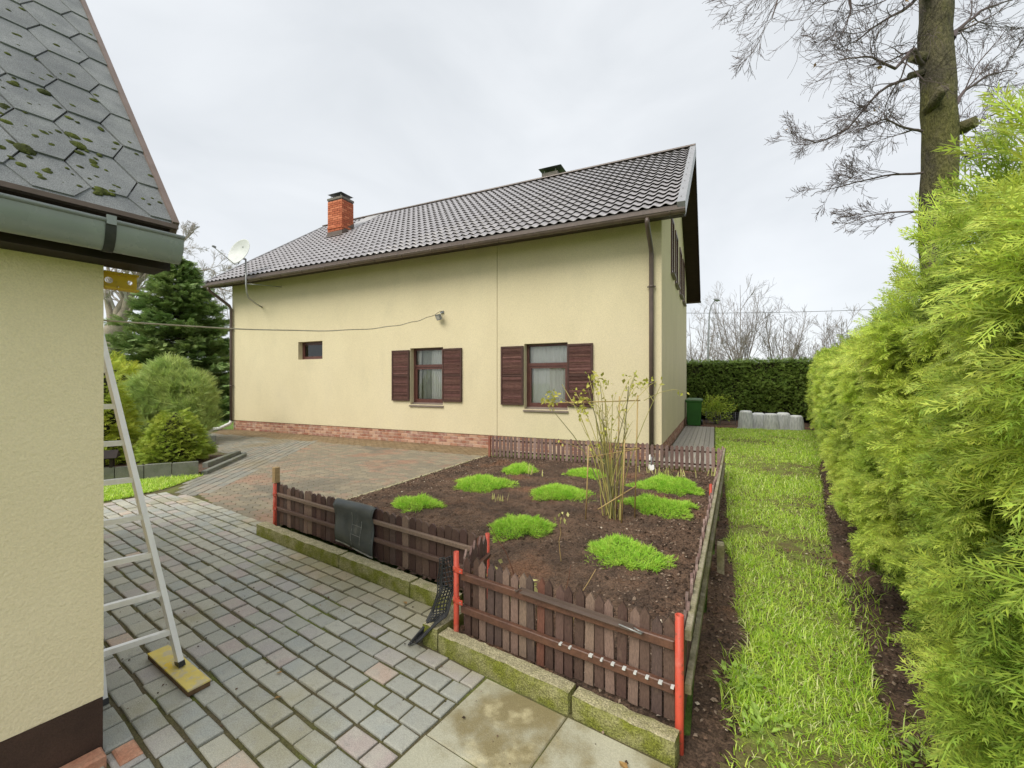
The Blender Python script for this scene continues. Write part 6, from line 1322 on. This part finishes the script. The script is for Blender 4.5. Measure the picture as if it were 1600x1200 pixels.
# ------------------------------------------------------------------ bare trees
def bare_tree(name, label, base, limbs, seed, mt, ml, kids=5, lev=3, up=0.05, ratio=0.55, rmin=0.006, group=None, leaves=0, spread=(0.45, 1.0)):
    """limbs: list of (points, r0, r1, children levels); the first is the trunk"""
    t = thing(name, label, 'tree', base, group); g = np.random.default_rng(seed); tw = []
    for i, (pts, r0, r1, lv, nk) in enumerate(limbs):
        pts = np.array(pts, float)
        s = np.linspace(0, 1, len(pts)); u = np.linspace(0, 1, max(6, len(pts) * 3)); pp = np.stack([np.interp(u, s, pts[:, k]) for k in range(3)], -1); pp[1:-1] += g.normal(0, r0 * (.18 if i else .05), (len(u) - 2, 3))
        ln = (pp, np.linspace(r0, r1, len(u)), 12 if i == 0 else 6)
        if i == 0: obj('trunk', nmesh('trunk', *tubes_np([ln]), mt, True), None, t)
        else: obj('limb', nmesh('limb', *tubes_np([ln]), ml if r0 < .08 else mt, True), None, t)
        L = np.linalg.norm(pts[-1] - pts[0]); g_lev[0] = lv + 1
        for c in range(nk):
            q = 0.12 + .88 * (c + g.random()) / nk if i else 0.45 + .55 * (c + g.random()) / nk; k = min(len(u) - 2, int(q * (len(u) - 1))); dr = unit((pp[k + 1] - pp[k])[None])[0]
            ax = unit(np.cross(dr, g.normal(size=3))[None])[0]; an = g.uniform(*spread); nd = dr * math.cos(an) + ax * math.sin(an)
            grow(pp[k], nd, max(.5, L * .42) * (1.1 - .55 * q) * g.uniform(.7, 1.2), max(rmin, ln[1][k] * .45), lv, tw, g, 5, up, .17, kids, ratio, spread, rmin, (5, 4, 3, 3, 3))
    if tw: obj('twigs', nmesh('twigs', *tubes_np(tw), ml), None, t)
    if leaves:
        ends = np.array([l[0][-1] for l in tw]); e = ends[g.integers(0, len(ends), leaves)]; V, F = scatter(*LEAF, e, rnd3(leaves) + np.array((0, 0, -.7)), rnd3(leaves), g.uniform(.05, .10, leaves)); obj('dead_leaves', nmesh('dead_leaves', V, F, 'dead_leaf'), None, t)
    return t
TB0 = np.array((3.78, 10.64, 0.0)); DV = np.array((-RT[1], RT[0], 0))
def tp(u, v, dy=0.0): return TB0 + RT * ((u - 1466) * 0.01194) + DV * dy + np.array((0, 0, 1.6 + (598 - v) * 0.01194))
big = [([TB0 + (0, 0, -.03), tp(1468, 470), tp(1466, 300), tp(1468, 200), tp(1464, 100), tp(1462, 0), tp(1465, -60)], .285, .235, 1, 0),
       ([tp(1465, -40), tp(1440, -110), tp(1420, -260), tp(1400, -420, -.5)], .17, .05, 3, 5), ([tp(1470, -40), tp(1500, -110), tp(1530, -260), tp(1545, -420, .5)], .20, .05, 3, 5),
       ([tp(1452, -5), tp(1415, 8, -.3), tp(1380, 18, -.5), tp(1350, 14, -.7), tp(1320, -10, -.8), tp(1270, -20, -1.0), tp(1190, 8, -1.2), tp(1160, 30, -1.2)], .085, .012, 3, 9),
       ([tp(1380, -60, -.3), tp(1300, -70, -.5), tp(1230, -20, -.7), tp(1180, 40, -.8), tp(1165, 85, -.8)], .04, .008, 3, 8),
       ([tp(1330, -20, -.6), tp(1290, 20, -.5), tp(1290, 60, -.6), tp(1270, 100, -.7)], .03, .006, 3, 6),
       ([tp(1440, 100), tp(1402, 95, -.3), tp(1375, 122, -.5), tp(1345, 150, -.7), tp(1300, 138, -.8), tp(1255, 150, -.9)], .045, .008, 3, 10),
       ([tp(1438, 115), tp(1400, 120, .3), tp(1350, 180, .4), tp(1300, 205, .4), tp(1270, 195, .4)], .03, .006, 3, 9),
       ([tp(1440, 205), tp(1400, 210, -.2), tp(1350, 205, -.4), tp(1300, 232, -.5)], .025, .006, 3, 9),
       ([tp(1442, 270), tp(1400, 265, .2), tp(1350, 275, .3), tp(1290, 290, .3)], .022, .005, 3, 8),
       ([tp(1445, 330), tp(1410, 325, .2), tp(1370, 330, .2), tp(1330, 345, .3)], .02, .005, 3, 7),
       ([tp(1488, 60), tp(1530, 20, .4), tp(1590, -30, .6), tp(1660, -60, .8)], .05, .01, 3, 9), ([tp(1490, 165), tp(1540, 120, .4), tp(1600, 80, .6), tp(1660, 60, .8)], .04, .008, 3, 10),
       ([tp(1492, 200), tp(1540, 190, .4), tp(1600, 150, .6), tp(1660, 130, .6)], .03, .008, 3, 9), ([tp(1490, 235), tp(1540, 232, .3), tp(1600, 225, .5)], .025, .006, 3, 8)]
bt = bare_tree('tall_tree', 'tall mossy trunked bare tree behind the right hedge', TB0, big, 5, 'bark_moss', 'twig', kids=4, up=0.03, ratio=0.72, rmin=0.003, leaves=25, spread=(.25, .75))
for (p, q, r) in ((tp(1446, 92), tp(1424, 88), .10), (tp(1446, 112), tp(1420, 118), .06), (tp(1450, 175), tp(1440, 160, -.4), .09), (tp(1488, 205), tp(1497, 205, -.3), .11)):
    b = MB(); b.tube([p, (p + q) / 2, q], [r * 1.1, r, r * .9], 9); b.build('branch_stub', 'bark_moss', bt)

def far_tree(label, x, y, H, seed, stems=4, wide=0.35, mt='twig_far', kids=4, lv=2, r=0.15, leaves=0, nk=10):
    g = np.random.default_rng(seed); base = np.array((x, y, 0.0)); fork = base + (g.normal(0, .2), 0, H * .16)
    L = [([base + (0, 0, -.05), base * .5 + fork * .5, fork], r, r * .8, 1, 0)]
    for s in range(stems):
        an = 6.2832 * s / stems + g.random(); w = H * wide * g.uniform(.35, 1.0); top = fork + np.array((math.cos(an) * w, math.sin(an) * w * .6, H * g.uniform(.62, .84)))
        mid = fork * .5 + top * .5 + np.array((math.cos(an), math.sin(an), 0)) * w * .22; L.append(([fork, fork * .6 + mid * .4, mid, top], r * .55, r * .10, lv, nk))
    return bare_tree('bare_tree', label, base, L, seed, mt, mt, kids=kids, up=.10, ratio=.66, rmin=.0085, group='bare trees beyond the hedge', leaves=leaves, spread=(.3, .8))
far_tree('tallest many stemmed bare tree beyond the far hedge', 2.6, 46, 10.6, 41, 6, .34)
far_tree('thin bare tree just right of the tallest one beyond the hedge', 5.4, 46.5, 8.6, 42, 5, .30)
far_tree('bare tree close to the house gable beside the street lamp', -1.6, 42, 8.0, 43, 4, .26)
far_tree('low twiggy bare tree above the corner of the two hedges', 8.4, 47, 7.0, 44, 5, .42, leaves=160)
far_tree('rightmost low bare tree partly behind the tall hedge', 10.9, 46, 7.4, 45, 5, .42, leaves=160)
far_tree('small bare tree in front of the tallest one', 0.9, 38, 5.4, 46, 4, .40)
far_tree('short twiggy bare tree between the hedge corner and thin tree', 6.4, 40, 5.0, 47, 4, .42, leaves=60)
# tree on the left behind the spruce
LB = np.array((-30.4, 12.2, 0.0))
def tl(u, v, dy=0.0): s = 24 / 670; return LB + RT * ((u - 178) * s) + DV * dy + np.array((0, 0, 1.6 + (598 - v) * s))
left = [([LB + (0, 0, -.03), tl(172, 560), tl(178, 525), tl(186, 505)], .62, .46, 1, 0), ([tl(184, 510), tl(205, 460), tl(222, 425), tl(238, 395)], .30, .06, 2, 12), ([tl(180, 512), tl(190, 470), tl(196, 440), tl(200, 405)], .24, .05, 2, 12),
        ([tl(176, 515), tl(166, 470), tl(170, 430), tl(162, 400)], .2, .05, 2, 8), ([tl(215, 440), tl(240, 420), tl(270, 405, -.5), tl(285, 375, -.6)], .14, .03, 3, 9), ([tl(190, 500), tl(215, 470), tl(260, 455, .5), tl(310, 440, .7), tl(340, 450, .8)], .12, .025, 3, 10),
        ([tl(222, 425), tl(245, 400, .5), tl(270, 375, .6), tl(290, 355, .6)], .12, .025, 3, 10), ([tl(290, 420, .6), tl(320, 415, .6), tl(340, 465, .6), tl(348, 510, .6)], .05, .012, 3, 9)]
bare_tree('bare_tree', 'large pale limbed bare tree behind the spruce on the left', LB, left, 6, 'bark_pale', 'twig_pale', kids=5, up=.03, ratio=.60, rmin=.0065, spread=(.3, .9))

# street lamp and power line
sl = thing('street_lamp', 'grey curved street lamp beyond the far hedge', 'street lamp', (-0.35, 33, 0))
b = MB(); b.tube([(-0.45, 33, -.03), (-0.42, 33, 4), (-0.34, 33, 6.4), (-0.22, 33.05, 7.0), (0.0, 33.1, 7.32)], [.075, .06, .045, .04, .035], 8); b.build('pole', 'lamp_grey', sl)
b = MB(); b.lathe([(0.001, -.10), (.10, -.08), (.22, 0), (.20, .05), (.08, .12), (.001, .13)], (0.12, 33.12, 7.36), 14, (0.3, 0, 1)); b.build('lamp_head', 'lamp_grey', sl)
P0, P1 = np.array((-9, 40, 8.2)), np.array((22, 52, 8.6)); b = MB(); b.tube([P0 * (1 - t) + P1 * t + (0, 0, -1.6 * t * (1 - t)) for t in np.linspace(0, 1, 24)], 0.022, 4); tag(b.build('power_line', 'dark_wire'), 'thin overhead power line crossing above the far hedge', 'power line')
